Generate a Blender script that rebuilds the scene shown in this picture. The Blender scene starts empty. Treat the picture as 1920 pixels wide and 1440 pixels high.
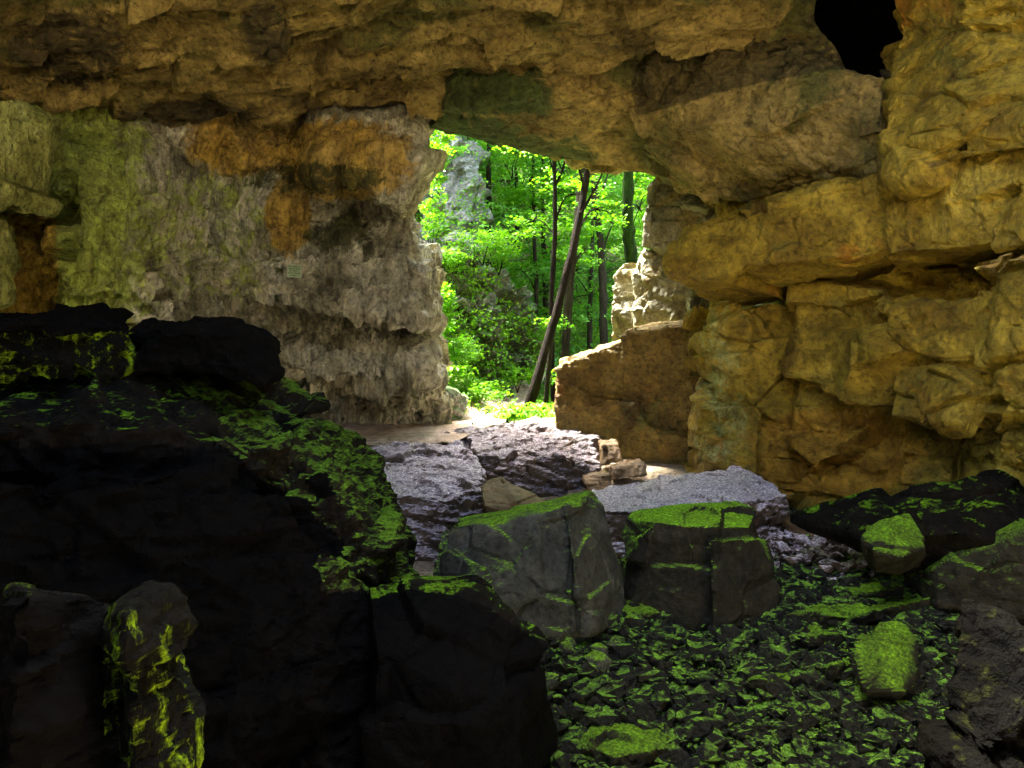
import bpy, bmesh, math, random
import numpy as np
from mathutils import Vector, Matrix
SC = bpy.context.scene
COL = SC.collection
F = 1507.0; HY = 620.0           # focal length and horizon row in a 1920 px wide frame
R = math.radians
rng = np.random.default_rng(7)
random.seed(7)

def P(px, py, d):                # a point seen at that place in the photograph, d metres away
    return ((px-960.0)/F*d, d, (HY-py)/F*d)

# ------------------------------------------------------------------ noise
def _h(ix, iy, iz, seed):
    with np.errstate(over='ignore'):
        n = (ix.astype(np.int64)*73856093) ^ (iy.astype(np.int64)*19349663) ^ (iz.astype(np.int64)*83492791) ^ (seed*2654435761)
        n = n & 0xffffffff
        n = ((n ^ (n >> 15))*0x2c1b3c6d) & 0xffffffff
        n = ((n ^ (n >> 12))*0x297a2d39) & 0xffffffff
        n = n ^ (n >> 15)
    return (n & 0xffffff)/float(0x1000000)

def vnoise(p, seed=0):
    i = np.floor(p).astype(np.int64); f = p-i; f = f*f*(3-2*f)
    out = 0
    for a in (0, 1):
        wx = f[:, 0] if a else 1-f[:, 0]
        for b in (0, 1):
            wy = f[:, 1] if b else 1-f[:, 1]
            for c in (0, 1):
                wz = f[:, 2] if c else 1-f[:, 2]
                out = out + wx*wy*wz*_h(i[:, 0]+a, i[:, 1]+b, i[:, 2]+c, seed)
    return out*2-1

def fbm(p, oct=4, seed=0, gain=.5, ridged=False):
    s = 0; a = 1.0; q = p.copy(); t = 0
    for k in range(oct):
        v = vnoise(q, seed+k*17)
        if ridged: v = 1-2*np.abs(v)
        s = s+a*v; t += a; a *= gain; q = q*2.03+11.3
    return s/t

def facet(p, size, seed=0, tilt=1.0, step=1.0, crack=0.0, cw=.06, warp=.14, soft=None):
    soft = soft or float(np.clip(.035/np.mean(size), .03, .25)); cw = max(cw, float(np.clip(.028/np.mean(size), .015, .2)))
    """broken-rock relief: every Voronoi cell is its own tilted plane; joints cut in where cells meet"""
    q = p/np.asarray(size, float)
    if warp:
        q = q+warp*np.stack([vnoise(q*1.7+5, seed+91), vnoise(q*1.7+25, seed+92), vnoise(q*1.7+45, seed+93)], 1)
    base = np.floor(q-.5).astype(np.int64)
    n = len(q); d1 = np.full(n, 9e9); d2 = np.full(n, 9e9); hb = np.zeros(n); h2 = np.zeros(n)
    for a in (0, 1):
        for b in (0, 1):
            for c in (0, 1):
                ix, iy, iz = base[:, 0]+a, base[:, 1]+b, base[:, 2]+c
                jx, jy, jz = (_h(ix, iy, iz, seed+k) for k in (1, 2, 3))
                dx = q[:, 0]-(ix+.5+(jx-.5)*.66); dy = q[:, 1]-(iy+.5+(jy-.5)*.66); dz = q[:, 2]-(iz+.5+(jz-.5)*.66)
                d = dx*dx+dy*dy+dz*dz
                h = step*(_h(ix, iy, iz, seed+4)*2-1)+tilt*(dx*(_h(ix, iy, iz, seed+5)*2-1)+dy*(_h(ix, iy, iz, seed+6)*2-1)+dz*(_h(ix, iy, iz, seed+7)*2-1))
                near = d < d1; sec = (~near) & (d < d2)
                h2 = np.where(near, hb, np.where(sec, h, h2)); d2 = np.where(near, d1, np.where(sec, d, d2))
                d1 = np.where(near, d, d1); hb = np.where(near, h, hb)
    e = np.sqrt(d2)-np.sqrt(d1)
    k = np.clip(e/soft, 0, 1); k = .5+.5*k*k*(3-2*k)
    hb = hb*k+h2*(1-k)
    if crack:
        fade = np.clip(vnoise(p/np.mean(size)*.9+7, seed+71)*1.6+.45, 0, 1)
        hb = hb-crack*fade*np.exp(-(e/cw)**2)
    return hb

# relief recipes: (point array, normals) -> height in metres
def rel_ceiling(p, s=1.0):
    q = p.copy(); q[:, 0] += .5*p[:, 1]
    return (.26*facet(q, (2.0, 1.3, .9), 3, 1.6, .8, .12, warp=.06)+.10*facet(q, (.9, .5, .4), 13, 1.9, .7, .9, warp=.06)
            + .045*facet(q, (.40, .2, .2), 23, 1.9, .7)+.016*facet(p, (.15, .09, .09), 33, 1.8, .7)+.06*fbm(p*.8, 3, 5)+.012*fbm(p*5, 3, 6, .6))*s
def rel_hang(p, s=1.0):
    q = p.copy(); q[:, 0] += .5*p[:, 1]
    return (.11*facet(q, (1.6, 1.0, .8), 9, 1.7, .5, warp=.05)+.035*facet(q, (.6, .4, .3), 19, 1.8, .7, 1.0, warp=.08)+.015*facet(q, (.25, .16, .15), 29, 1.9, .7)+.03*fbm(p*.9, 3, 5)+.012*fbm(p*6, 4, 6, .6))*s
def rel_wall_yellow(p, s=1.0):
    q = p.copy(); q[:, 0] += .2*p[:, 2]
    return (.28*facet(q, (1.9, 1.9, 1.15), 43, 1.6, .8, .45, warp=.05)+.085*facet(q, (.8, .8, .42), 53, 1.8, .7, 1.1, warp=.06)
            + .022*facet(p, (.3, .3, .2), 63, 1.8, .6, .1, warp=.08)+.008*facet(p, (.12, .12, .1), 64, 1.7, .7)+.03*fbm(p*1.2, 3, 15)+.012*fbm(p*6, 4, 16, .6))*s
def rel_fluted(p, s=1.0):
    w = p+.10*np.stack([vnoise(p*1.5, 1), vnoise(p*1.5, 2), vnoise(p*1.5, 3)], 1)
    k = np.clip(1.1-.35*p[:, 2], .35, 1.15)            # the dripping ribs are strongest low on the wall
    return (.26*facet(p, (1.8, 1.8, 1.2), 73, 1.5, .8, .1, warp=.06)+k*.13*facet(w, (.36, .36, .75), 83, 1.8, .9, .6, warp=.05)
            + k*.055*facet(w, (.15, .15, .34), 93, 1.8, .9, .4)+.045*facet(p, (.4, .4, .35), 95, 1.8, .7)+.016*facet(w, (.08, .08, .12), 94, 1.6, .8)+.016*fbm(p*5, 4, 26, .6))*s
def rel_bed(p, s=1.0):           # thin-bedded, flaky tops
    q = p.copy(); q[:, 2] += .15*p[:, 0]
    return (.10*facet(q, (.9, .9, .32), 103, 1.2, .8, .3, .04)+.05*facet(q, (.34, .3, .14), 113, 1.4, .8, .3, .06)
            + .022*facet(q, (.14, .1, .06), 123, 1.4, .8)+.012*fbm(p*8, 3, 36, .6))*s
def rel_block(p, s=1.0):         # big clean joint faces
    return (.10*facet(p, (1.2, 1.2, .9), 133, 1.7, .5, .2, warp=.04)+.030*facet(p, (.5, .5, .4), 143, 1.9, .5, .8, warp=.05)
            + .009*facet(p, (.17, .17, .14), 153, 1.8, .6, .2)+.015*fbm(p*1.3, 3, 44)+.008*fbm(p*7, 4, 46, .6))*s
def rel_rubble(p, s=1.0):
    return (.08*facet(p, (.32, .26, .26), 163, 1.5, .9, .9, .10)+.045*facet(p, (.14, .12, .12), 173, 1.3, .9, .7, .12)+.02*facet(p, (.07, .06, .06), 183, 1.0, .8)+.02*fbm(p*6, 3, 56))*s
def rel_stone(p, s=1.0):
    return (.035*facet(p, (.3, .3, .22), 193, 1.3, .7)+.012*facet(p, (.1, .1, .08), 203, 1.4, .7)+.012*fbm(p*7, 3, 66))*s
def rel_soil(p, s=1.0):
    return (.10*fbm(p*.5, 3, 76)+.02*fbm(p*4, 4, 77, .6))*s

# ------------------------------------------------------------------ objects
def tag(o, label=None, cat=None, group=None, kind=None):
    if label: o['label'] = label
    if cat: o['category'] = cat
    if group: o['group'] = group
    if kind: o['kind'] = kind
    return o

def mesh_from(name, V, faces, mat, parent=None, smooth=False):
    """faces: (n,3) or (n,4) int array"""
    me = bpy.data.meshes.new(name)
    V = np.asarray(V, np.float32); Fa = np.asarray(faces, np.int32); k = Fa.shape[1]
    me.vertices.add(len(V)); me.vertices.foreach_set('co', V.ravel())
    me.loops.add(Fa.size); me.loops.foreach_set('vertex_index', Fa.ravel())
    me.polygons.add(len(Fa)); me.polygons.foreach_set('loop_start', np.arange(len(Fa), dtype=np.int32)*k)
    me.update(calc_edges=True); me.validate()
    me.polygons.foreach_set('use_smooth', np.full(len(me.polygons), smooth))
    if mat: me.materials.append(mat)
    o = bpy.data.objects.new(name, me); COL.objects.link(o)
    if parent: o.parent = parent
    return o

def empty(name, loc=(0, 0, 0)):
    o = bpy.data.objects.new(name, None); COL.objects.link(o); o.location = loc; return o

def loft(name, ctrl, res, mat, relief, s=1.0, facing=(0, 0, 0), blur=3, smooth=False, post=None):
    """a dense sheet through a lattice of control points, displaced by broken-rock relief"""
    C = np.array(ctrl, float)                      # R x K x 3
    def cuts(L): return [max(1, int(math.ceil(l/res))) for l in L]
    du = np.median(np.linalg.norm(np.diff(C, axis=1), axis=2), axis=0)
    dv = np.quantile(np.linalg.norm(np.diff(C, axis=0), axis=2), .75, axis=1)
    def stations(n): return np.concatenate([[i+k/m for k in range(m)] for i, m in enumerate(n)]+[[len(n)]])
    su, sv = stations(cuts(du)), stations(cuts(dv))
    def interp(A, s, ax):
        i = np.minimum(np.floor(s).astype(int), A.shape[ax]-2); f = s-i
        sh = [1]*A.ndim; sh[ax] = -1; f = f.reshape(sh)
        return np.take(A, i, ax)*(1-f)+np.take(A, i+1, ax)*f
    G = interp(interp(C, su, 1), sv, 0)
    for _ in range(blur):
        H = G.copy()
        H[1:-1] = (G[:-2]+2*G[1:-1]+G[2:])/4; G = H.copy()
        G[:, 1:-1] = (H[:, :-2]+2*H[:, 1:-1]+H[:, 2:])/4
    if post: G = post(G)
    gu = np.gradient(G, axis=1); gv = np.gradient(G, axis=0)
    N = np.cross(gu, gv); N /= np.linalg.norm(N, axis=2, keepdims=True)+1e-9
    for _ in range(4):
        N[1:-1] = (N[:-2]+N[1:-1]+N[2:])/3; N[:, 1:-1] = (N[:, :-2]+N[:, 1:-1]+N[:, 2:])/3
    mid = G.reshape(-1, 3)
    to = np.asarray(facing, float)-mid
    if np.mean(np.sum(N.reshape(-1, 3)*to, 1)) < 0: N = -N; flip = True
    else: flip = False
    n = N.reshape(-1, 3)
    V = mid+n*relief(mid, s)[:, None]
    r, c = G.shape[:2]
    idx = np.arange(r*c).reshape(r, c)
    q = np.stack([idx[:-1, :-1], idx[:-1, 1:], idx[1:, 1:], idx[1:, :-1]], -1).reshape(-1, 4)
    if flip: q = q[:, ::-1]
    return mesh_from(name, V, q, mat, smooth=smooth)

def hull_pts(pts):
    bm = bmesh.new()
    for p in pts: bm.verts.new(p)
    r = bmesh.ops.convex_hull(bm, input=bm.verts)
    bmesh.ops.delete(bm, geom=list({g for g in r['geom_interior']+r['geom_unused'] if isinstance(g, bmesh.types.BMVert)}), context='VERTS')
    return bm

def rock(name, hulls, vox, mat, relief, s=1.0, smooth=False, parent=None, origin=None, soften=1):
    """union of convex blocks, remeshed to one skin and broken up by relief"""
    bm = bmesh.new()
    for pts in hulls:
        b = hull_pts(pts); me = bpy.data.meshes.new('tmp'); b.to_mesh(me); b.free(); bm.from_mesh(me); bpy.data.meshes.remove(me)
    me = bpy.data.meshes.new('tmp'); bm.to_mesh(me); bm.free()
    o = bpy.data.objects.new('tmp', me); COL.objects.link(o)
    m = o.modifiers.new('r', 'REMESH'); m.mode = 'VOXEL'; m.voxel_size = vox; m.adaptivity = 0
    if soften:
        sm = o.modifiers.new('s', 'SMOOTH'); sm.iterations = soften; sm.factor = .5
    dg = bpy.context.evaluated_depsgraph_get(); dg.update()
    ev = o.evaluated_get(dg); em = ev.to_mesh()
    nv = len(em.vertices); V = np.empty(nv*3, np.float32); em.vertices.foreach_get('co', V); V = V.reshape(-1, 3).astype(float)
    N = np.empty(nv*3, np.float32); em.vertex_normals.foreach_get('vector', N); N = N.reshape(-1, 3)
    nl = len(em.loops); L = np.empty(nl, np.int32); em.loops.foreach_get('vertex_index', L)
    Fq = L.reshape(-1, 4)
    ev.to_mesh_clear(); bpy.data.objects.remove(o); bpy.data.meshes.remove(me)
    off = np.array(origin if origin is not None else (0, 0, 0), float)
    V = V+N*relief(V+off*0, s)[:, None]
    if origin is None:
        off = np.array([V[:, 0].mean(), V[:, 1].mean(), V[:, 2].min()])
    r = mesh_from(name, V-off, Fq, mat, parent, smooth)
    if parent is None: r.location = off
    return r

# ------------------------------------------------------------------ materials
def ramp(nt, fac, stops):
    r = nt.nodes.new('ShaderNodeValToRGB')
    while len(r.color_ramp.elements) < len(stops): r.color_ramp.elements.new(.5)
    for e, (p, c) in zip(r.color_ramp.elements, stops):
        e.position = p; e.color = (*c, 1) if len(c) == 3 else c
    nt.links.new(fac, r.inputs[0]); return r.outputs[0]
def g3(v): return (v, v, v)

def noise(nt, vec, scale, detail=6, rough=.6, dist=0.0):
    n = nt.nodes.new('ShaderNodeTexNoise'); n.inputs['Scale'].default_value = scale; n.inputs['Detail'].default_value = detail
    n.inputs['Roughness'].default_value = rough; n.inputs['Distortion'].default_value = dist
    nt.links.new(vec, n.inputs['Vector']); return n.outputs['Fac']
def voro(nt, vec, scale, feat='F1'):
    n = nt.nodes.new('ShaderNodeTexVoronoi'); n.feature = feat; n.inputs['Scale'].default_value = scale
    nt.links.new(vec, n.inputs['Vector']); return n.outputs['Distance']
def math_(nt, op, a, b=None, clamp=False):
    n = nt.nodes.new('ShaderNodeMath'); n.operation = op; n.use_clamp = clamp
    for i, v in enumerate((a, b)):
        if v is None: continue
        if isinstance(v, (int, float)): n.inputs[i].default_value = v
        else: nt.links.new(v, n.inputs[i])
    return n.outputs[0]
def mixc(nt, fac, a, b, mode='MIX'):
    n = nt.nodes.new('ShaderNodeMix'); n.data_type = 'RGBA'; n.blend_type = mode
    for s, v in ((n.inputs[0], fac), (n.inputs[6], a), (n.inputs[7], b)):
        if isinstance(v, (int, float)): s.default_value = v
        elif isinstance(v, tuple): s.default_value = (*v, 1)
        else: nt.links.new(v, s)
    return n.outputs[2]

def rock_mat(name, tones, scale=1.0, stretch=(1, 1, 1), patch=None, moss=None, moss_amt=(.45, .75), mscale=3.2, mup=1.0, mstretch=None, rough=.72, spec=.4, bump=.5, grain=.7, stain=.6, streaks=0.0, cracks=0.0, zones=()):
    """tones: three base colours. patch: (colour, threshold). moss: colour on surfaces facing up"""
    m = bpy.data.materials.new(name); m.use_nodes = True; nt = m.node_tree
    bs = nt.nodes['Principled BSDF']; ge = nt.nodes.new('ShaderNodeNewGeometry')
    mp = nt.nodes.new('ShaderNodeMapping'); mp.inputs['Scale'].default_value = stretch; nt.links.new(ge.outputs['Position'], mp.inputs[0]); v = mp.outputs[0]
    pos = ge.outputs['Position']
    n1 = noise(nt, v, .9*scale, 6, .62, .6)
    c = ramp(nt, n1, [(.30, tones[0]), (.5, tones[1]), (.72, tones[2])])
    n2 = noise(nt, v, 4.5*scale, 6, .7, .3)
    c = mixc(nt, grain, c, ramp(nt, n2, [(.3, g3(.28)), (.5, g3(.85)), (.68, g3(1.45))]), 'MULTIPLY')
    if patch:
        for pc, th, sc in patch:
            c = mixc(nt, ramp(nt, noise(nt, v, sc, 7, .65, .8), [(th, g3(0)), (th+.10, g3(1))]), c, pc)
    for za, tone_a, tone_b in zones:
        at = nt.nodes.new('ShaderNodeAttribute'); at.attribute_name = za
        zf = math_(nt, 'ADD', at.outputs['Fac'], math_(nt, 'MULTIPLY', math_(nt, 'SUBTRACT', noise(nt, v, 2.6, 7, .78, .5), .5), 2.3))
        zc = ramp(nt, noise(nt, v, 3.3*scale, 9, .7, .4), [(.32, tone_a), (.66, tone_b)])
        c = mixc(nt, ramp(nt, zf, [(.34, g3(0)), (.66, g3(.88))]), c, zc)
    if streaks:
        ms = nt.nodes.new('ShaderNodeMapping'); ms.inputs['Scale'].default_value = (2.6, 2.6, .55); nt.links.new(pos, ms.inputs[0])
        c = mixc(nt, streaks, c, ramp(nt, noise(nt, ms.outputs[0], 1.5, 9, .68, .7), [(.36, g3(.26)), (.47, g3(.85)), (.56, g3(1.15)), (.68, g3(1.5))]), 'MULTIPLY')
    # dark weathering spots
    n3 = noise(nt, v, 13*scale, 4, .7)
    c = mixc(nt, stain, c, ramp(nt, n3, [(.36, g3(.12)), (.5, g3(1))]), 'MULTIPLY')
    rg = rough
    if moss:
        sx = nt.nodes.new('ShaderNodeSeparateXYZ'); nt.links.new(ge.outputs['Normal'], sx.inputs[0])
        mv = pos
        if mstretch:
            mq = nt.nodes.new('ShaderNodeMapping'); mq.inputs['Scale'].default_value = mstretch; nt.links.new(pos, mq.inputs[0]); mv = mq.outputs[0]
        up = math_(nt, 'ADD', math_(nt, 'MULTIPLY', sx.outputs[2], mup), math_(nt, 'MULTIPLY', math_(nt, 'SUBTRACT', noise(nt, mv, mscale, 9, .72), .5), 1.7))
        mf = ramp(nt, up, [(moss_amt[0]-.08, g3(0)), (moss_amt[1]+.12, g3(1))])
        mc = mixc(nt, 1.0, moss, ramp(nt, noise(nt, pos, 30, 6, .75), [(.32, (.16, .10, .12)), (.5, (.7, .65, .7)), (.68, (1.9, 1.8, 1.6))]), 'MULTIPLY')
        c = mixc(nt, mf, c, mc)
        rg = mixc(nt, mf, g3(rough), g3(.8))
    nt.links.new(c, bs.inputs['Base Color'])
    if isinstance(rg, float): bs.inputs['Roughness'].default_value = rg
    else: nt.links.new(rg, bs.inputs['Roughness'])
    bs.inputs['Specular IOR Level'].default_value = spec
    h = math_(nt, 'ADD', math_(nt, 'MULTIPLY', noise(nt, v, 7*scale, 6, .68), 1.0), math_(nt, 'MULTIPLY', voro(nt, v, 9*scale), .35))
    h = math_(nt, 'ADD', h, math_(nt, 'MULTIPLY', noise(nt, pos, 38, 3, .7), .25))
    if cracks:
        wv = nt.nodes.new('ShaderNodeMix'); wv.data_type = 'VECTOR'; wv.inputs[0].default_value = .12
        nn = nt.nodes.new('ShaderNodeTexNoise'); nn.inputs['Scale'].default_value = 1.5; nn.inputs['Detail'].default_value = 6; nt.links.new(pos, nn.inputs['Vector'])
        nt.links.new(pos, wv.inputs[4]); nt.links.new(nn.outputs['Color'], wv.inputs[5])
        cm = nt.nodes.new('ShaderNodeMapping'); cm.inputs['Rotation'].default_value = (.1, .15, .2); cm.inputs['Scale'].default_value = (.8, .8, 1.5); nt.links.new(wv.outputs[1], cm.inputs[0])
        ce = ramp(nt, voro(nt, cm.outputs[0], 1.5*cracks, 'DISTANCE_TO_EDGE'), [(0, g3(0)), (.022, g3(1))])
        cf = ramp(nt, voro(nt, cm.outputs[0], 4.2*cracks, 'DISTANCE_TO_EDGE'), [(0, g3(.35)), (.03, g3(1))])
        ck = math_(nt, 'MULTIPLY', ce, cf)
        keep = ramp(nt, noise(nt, pos, .9, 4, .6), [(.42, g3(0)), (.58, g3(1))])
        ck = math_(nt, 'MAXIMUM', ck, keep)
        h = math_(nt, 'ADD', h, math_(nt, 'MULTIPLY', ck, .9))
    b = nt.nodes.new('ShaderNodeBump'); b.inputs['Strength'].default_value = bump; b.inputs['Distance'].default_value = .11
    nt.links.new(h, b.inputs['Height']); nt.links.new(b.outputs[0], bs.inputs['Normal'])
    return m

def leaf_mat(name, c1, c2, trans=.5):
    m = bpy.data.materials.new(name); m.use_nodes = True; nt = m.node_tree
    bs = nt.nodes['Principled BSDF']; out = nt.nodes['Material Output']
    at = nt.nodes.new('ShaderNodeAttribute'); at.attribute_name = 'tint'
    c = ramp(nt, at.outputs['Fac'], [(0, c1), (1, c2)])
    nt.links.new(c, bs.inputs['Base Color']); bs.inputs['Roughness'].default_value = .5; bs.inputs['Specular IOR Level'].default_value = .35
    tr = nt.nodes.new('ShaderNodeBsdfTranslucent'); c2_ = mixc(nt, 1.0, c, (1.25, 1.15, .5), 'MULTIPLY'); nt.links.new(c2_, tr.inputs['Color'])
    mx = nt.nodes.new('ShaderNodeMixShader'); mx.inputs[0].default_value = trans
    nt.links.new(bs.outputs[0], mx.inputs[1]); nt.links.new(tr.outputs[0], mx.inputs[2]); nt.links.new(mx.outputs[0], out.inputs['Surface'])
    return m

def plain_mat(name, col, rough=.6, spec=.4):
    m = bpy.data.materials.new(name); m.use_nodes = True; nt = m.node_tree; bs = nt.nodes['Principled BSDF']
    ge = nt.nodes.new('ShaderNodeNewGeometry')
    c = mixc(nt, .5, col, ramp(nt, noise(nt, ge.outputs['Position'], 30, 5, .6), [(.3, g3(.6)), (.7, g3(1.2))]), 'MULTIPLY')
    nt.links.new(c, bs.inputs['Base Color']); bs.inputs['Roughness'].default_value = rough; bs.inputs['Specular IOR Level'].default_value = spec
    return m

MOSS = (.16, .36, .015)
M = {}; LIGHT_HOLE = (1.7, 1.5)
M['ceiling'] = rock_mat('ceiling_limestone', [(.14, .108, .035), (.37, .28, .08), (.60, .46, .15)], .9, patch=[((.13, .13, .03), .50, .45), ((.034, .030, .021), .66, 1.1)], rough=.75, bump=.85, zones=[('z_emerald', (.012, .04, .008), (.08, .14, .03)), ('z_band', (.04, .034, .012), (.13, .105, .035)), ('z_dark_ceil', (.012, .011, .007), (.10, .08, .035))])
M['yellow'] = rock_mat('ochre_limestone', [(.15, .085, .005), (.38, .27, .02), (.57, .44, .06)], 1.0, patch=[((.50, .22, .015), .60, .6), ((.19, .18, .03), .58, .8), ((.05, .04, .02), .66, 1.3)], rough=.6, bump=.85, stain=.5, zones=[('z_daylit', (.20, .24, .04), (.62, .70, .30)), ('z_glow', (.22, .10, .004), (.70, .38, .03))])
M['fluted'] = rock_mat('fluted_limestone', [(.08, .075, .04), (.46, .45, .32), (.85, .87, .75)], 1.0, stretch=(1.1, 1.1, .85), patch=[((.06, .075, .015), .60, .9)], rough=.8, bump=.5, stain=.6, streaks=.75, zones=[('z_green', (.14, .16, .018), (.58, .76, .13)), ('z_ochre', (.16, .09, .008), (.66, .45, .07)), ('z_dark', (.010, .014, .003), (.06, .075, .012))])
M['pale'] = rock_mat('outdoor_limestone', [(.03, .03, .027), (.11, .11, .10), (.24, .235, .22)], 1.3, moss=(.05, .13, .010), moss_amt=(.30, .62), mscale=1.6, rough=.8, stain=.9)
M['silver'] = rock_mat('glare_topped_limestone', [(.06, .035, .018), (.13, .08, .04), (.19, .125, .065)], 1.6, moss=(.74, .71, .74), moss_amt=(.36, .80), mscale=2.2, rough=.5, spec=.5, bump=.4)  # pale upper faces are sky glare put into the colour
M['brown'] = rock_mat('brown_limestone', [(0.101, 0.060, 0.019), (0.203, 0.120, 0.044), (0.263, 0.181, 0.084)], 1.3, rough=.6, bump=.5)
M['mossy'] = rock_mat('mossy_limestone', [(.010, .009, .006), (.022, .02, .011), (.04, .035, .02)], 1.3, moss=(.17, .38, .015), moss_amt=(.52, .85), rough=.75, spec=.2, bump=.6)
M['mossblock'] = rock_mat('grey_boulder_moss_top', [(.03, .032, .022), (.06, .062, .045), (.10, .10, .075)], 1.3, moss=(.22, .48, .02), moss_amt=(.66, .92), mscale=2.6, rough=.7, spec=.2, bump=.45)
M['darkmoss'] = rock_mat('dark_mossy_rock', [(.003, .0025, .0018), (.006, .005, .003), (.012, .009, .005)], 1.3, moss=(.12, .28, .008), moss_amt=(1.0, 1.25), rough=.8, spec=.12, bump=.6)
M['black'] = rock_mat('shade_black_rock', [(.0006, .0006, .0005), (.0014, .0013, .001), (.003, .0026, .0018)], 1.3, moss=(.05, .12, .005), moss_amt=(1.35, 1.6), rough=.8, spec=.08, bump=.5)  # near-black tone paints in deep shade
M['floormoss'] = rock_mat('moss_on_rubble', [(.006, .006, .004), (.015, .015, .008), (.04, .035, .02)], 2.0, moss=(.24, .56, .035), moss_amt=(.86, 1.12), mscale=5.0, rough=.6, bump=.8)
M['soil'] = rock_mat('trodden_clay', [(.38, .27, .19), (.54, .41, .31), (.66, .53, .42)], 1.5, rough=.9, spec=.2, bump=.4, stain=.3)
M['forestfloor'] = rock_mat('leafy_forest_floor', [(.05, .05, .02), (.09, .10, .03), (.14, .13, .06)], 1.2, patch=[((.08, .17, .015), .5, .8)], rough=.9, bump=.8)
M['leaf'] = leaf_mat('beech_leaf', (.045, .20, .008), (.17, .40, .015))
M['leaf_far'] = leaf_mat('hazy_leaf', (.06, .24, .05), (.19, .42, .06))  # lighter than the near leaves: distance haze put into the colour
M['grass'] = leaf_mat('grass_blade', (.08, .26, .012), (.20, .42, .02), .35)
M['bark'] = rock_mat('dark_bark', [(.006, .004, .003), (.018, .012, .008), (.04, .03, .02)], 4, stretch=(2, 2, .4), rough=.9, spec=.1, bump=.9)
M['bark_light'] = rock_mat('grey_bark', [(.016, .014, .009), (.045, .036, .024), (.08, .065, .045)], 4, stretch=(2, 2, .4), moss=(.03, .07, .006), moss_amt=(.35, .8), rough=.9, spec=.1, bump=.9)
M['bark_moss'] = rock_mat('mossy_bark', [(.008, .014, .004), (.018, .045, .004), (.04, .10, .008)], 4, stretch=(2, 2, .5), rough=.9, spec=.1, bump=.9)

M['bounce_scree'] = rock_mat('bounce_gravel', [(.36, .29, .19), (.48, .39, .26), (.58, .49, .35)], 1.0, rough=.9, spec=.2)  # pale gravel for unseen ground, bounces light into the cave

M['streak'] = rock_mat('greenlit_moss_rock', [(.002, .002, .0015), (.004, .004, .002), (.008, .007, .004)], 1.3, moss=(.34, .62, .012), moss_amt=(.05, .14), mscale=4.5, mup=-.12, mstretch=(1.3, 1.3, .42), rough=.75, spec=.1, bump=.7)  # moss streaks, with green light on them put into the colour
M['rimmoss'] = rock_mat('lit_rim_moss_rock', [(.004, .0035, .002), (.014, .011, .006), (.03, .023, .012)], 1.3, moss=(.14, .31, .016), moss_amt=(.55, .85), mscale=8.0, rough=.75, spec=.15, bump=.7)


def zone(o, name, val):
    a = o.data.attributes.new(name, 'FLOAT', 'POINT'); a.data.foreach_set('value', np.asarray(val, np.float32))
def verts_px(o):
    me = o.data; c = np.empty(len(me.vertices)*3, np.float32); me.vertices.foreach_get('co', c); c = c.reshape(-1, 3)+np.array(o.location)
    y = c[:, 1].clip(1); return 960+c[:, 0]/y*F, HY-c[:, 2]/y*F, c
def sg(v, a, b):
    t = np.clip((np.asarray(v, float)-a)/(b-a), 0, 1); return t*t*(3-2*t)
M['flow'] = rock_mat('green_flowstone', [(.12, .13, .02), (.42, .46, .13), (.66, .74, .28)], 1.2, stretch=(1.3, 1.3, .7), rough=.8, bump=.7, stain=.7, streaks=.8)

M['crag'] = rock_mat('pale_crag_limestone', [(.07, .07, .065), (.22, .215, .20), (.42, .41, .39)], 1.3, moss=(.05, .13, .010), moss_amt=(.75, 1.0), mscale=1.6, rough=.8, stain=.8)
def rel_terrace(p, s=1.0): return rel_block(p, s)+rel_bed(p, .45*s)

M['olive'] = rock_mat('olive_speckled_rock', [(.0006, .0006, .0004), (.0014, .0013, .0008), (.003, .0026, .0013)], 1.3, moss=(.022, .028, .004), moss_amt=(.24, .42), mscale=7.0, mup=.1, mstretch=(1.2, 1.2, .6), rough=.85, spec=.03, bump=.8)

M['darkblock'] = rock_mat('dark_boulder_moss_top', [(.010, .010, .006), (.024, .022, .012), (.045, .04, .024)], 1.3, moss=(.24, .55, .02), moss_amt=(.62, .92), mscale=2.4, rough=.7, spec=.2, bump=.5)

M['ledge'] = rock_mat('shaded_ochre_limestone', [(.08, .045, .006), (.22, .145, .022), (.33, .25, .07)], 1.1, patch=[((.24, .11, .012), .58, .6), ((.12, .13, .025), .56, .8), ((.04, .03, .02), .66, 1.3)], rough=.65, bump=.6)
M['violet'] = rock_mat('sheen_topped_limestone', [(.05, .03, .016), (.11, .07, .035), (.17, .11, .06)], 1.6, moss=(.36, .34, .37), moss_amt=(.40, .85), mscale=2.2, rough=.5, spec=.5, bump=.4)  # grey-violet upper faces carry the sheen of the sky as colour

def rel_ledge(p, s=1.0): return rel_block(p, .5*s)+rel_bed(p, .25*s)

# ================================================================== CAVE SHELL
def Pz(px, z, d): return ((px-960.0)/F*d, d, z)
def drop(p, z, k=1.0): return (p[0]*k, p[1], z)

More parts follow.
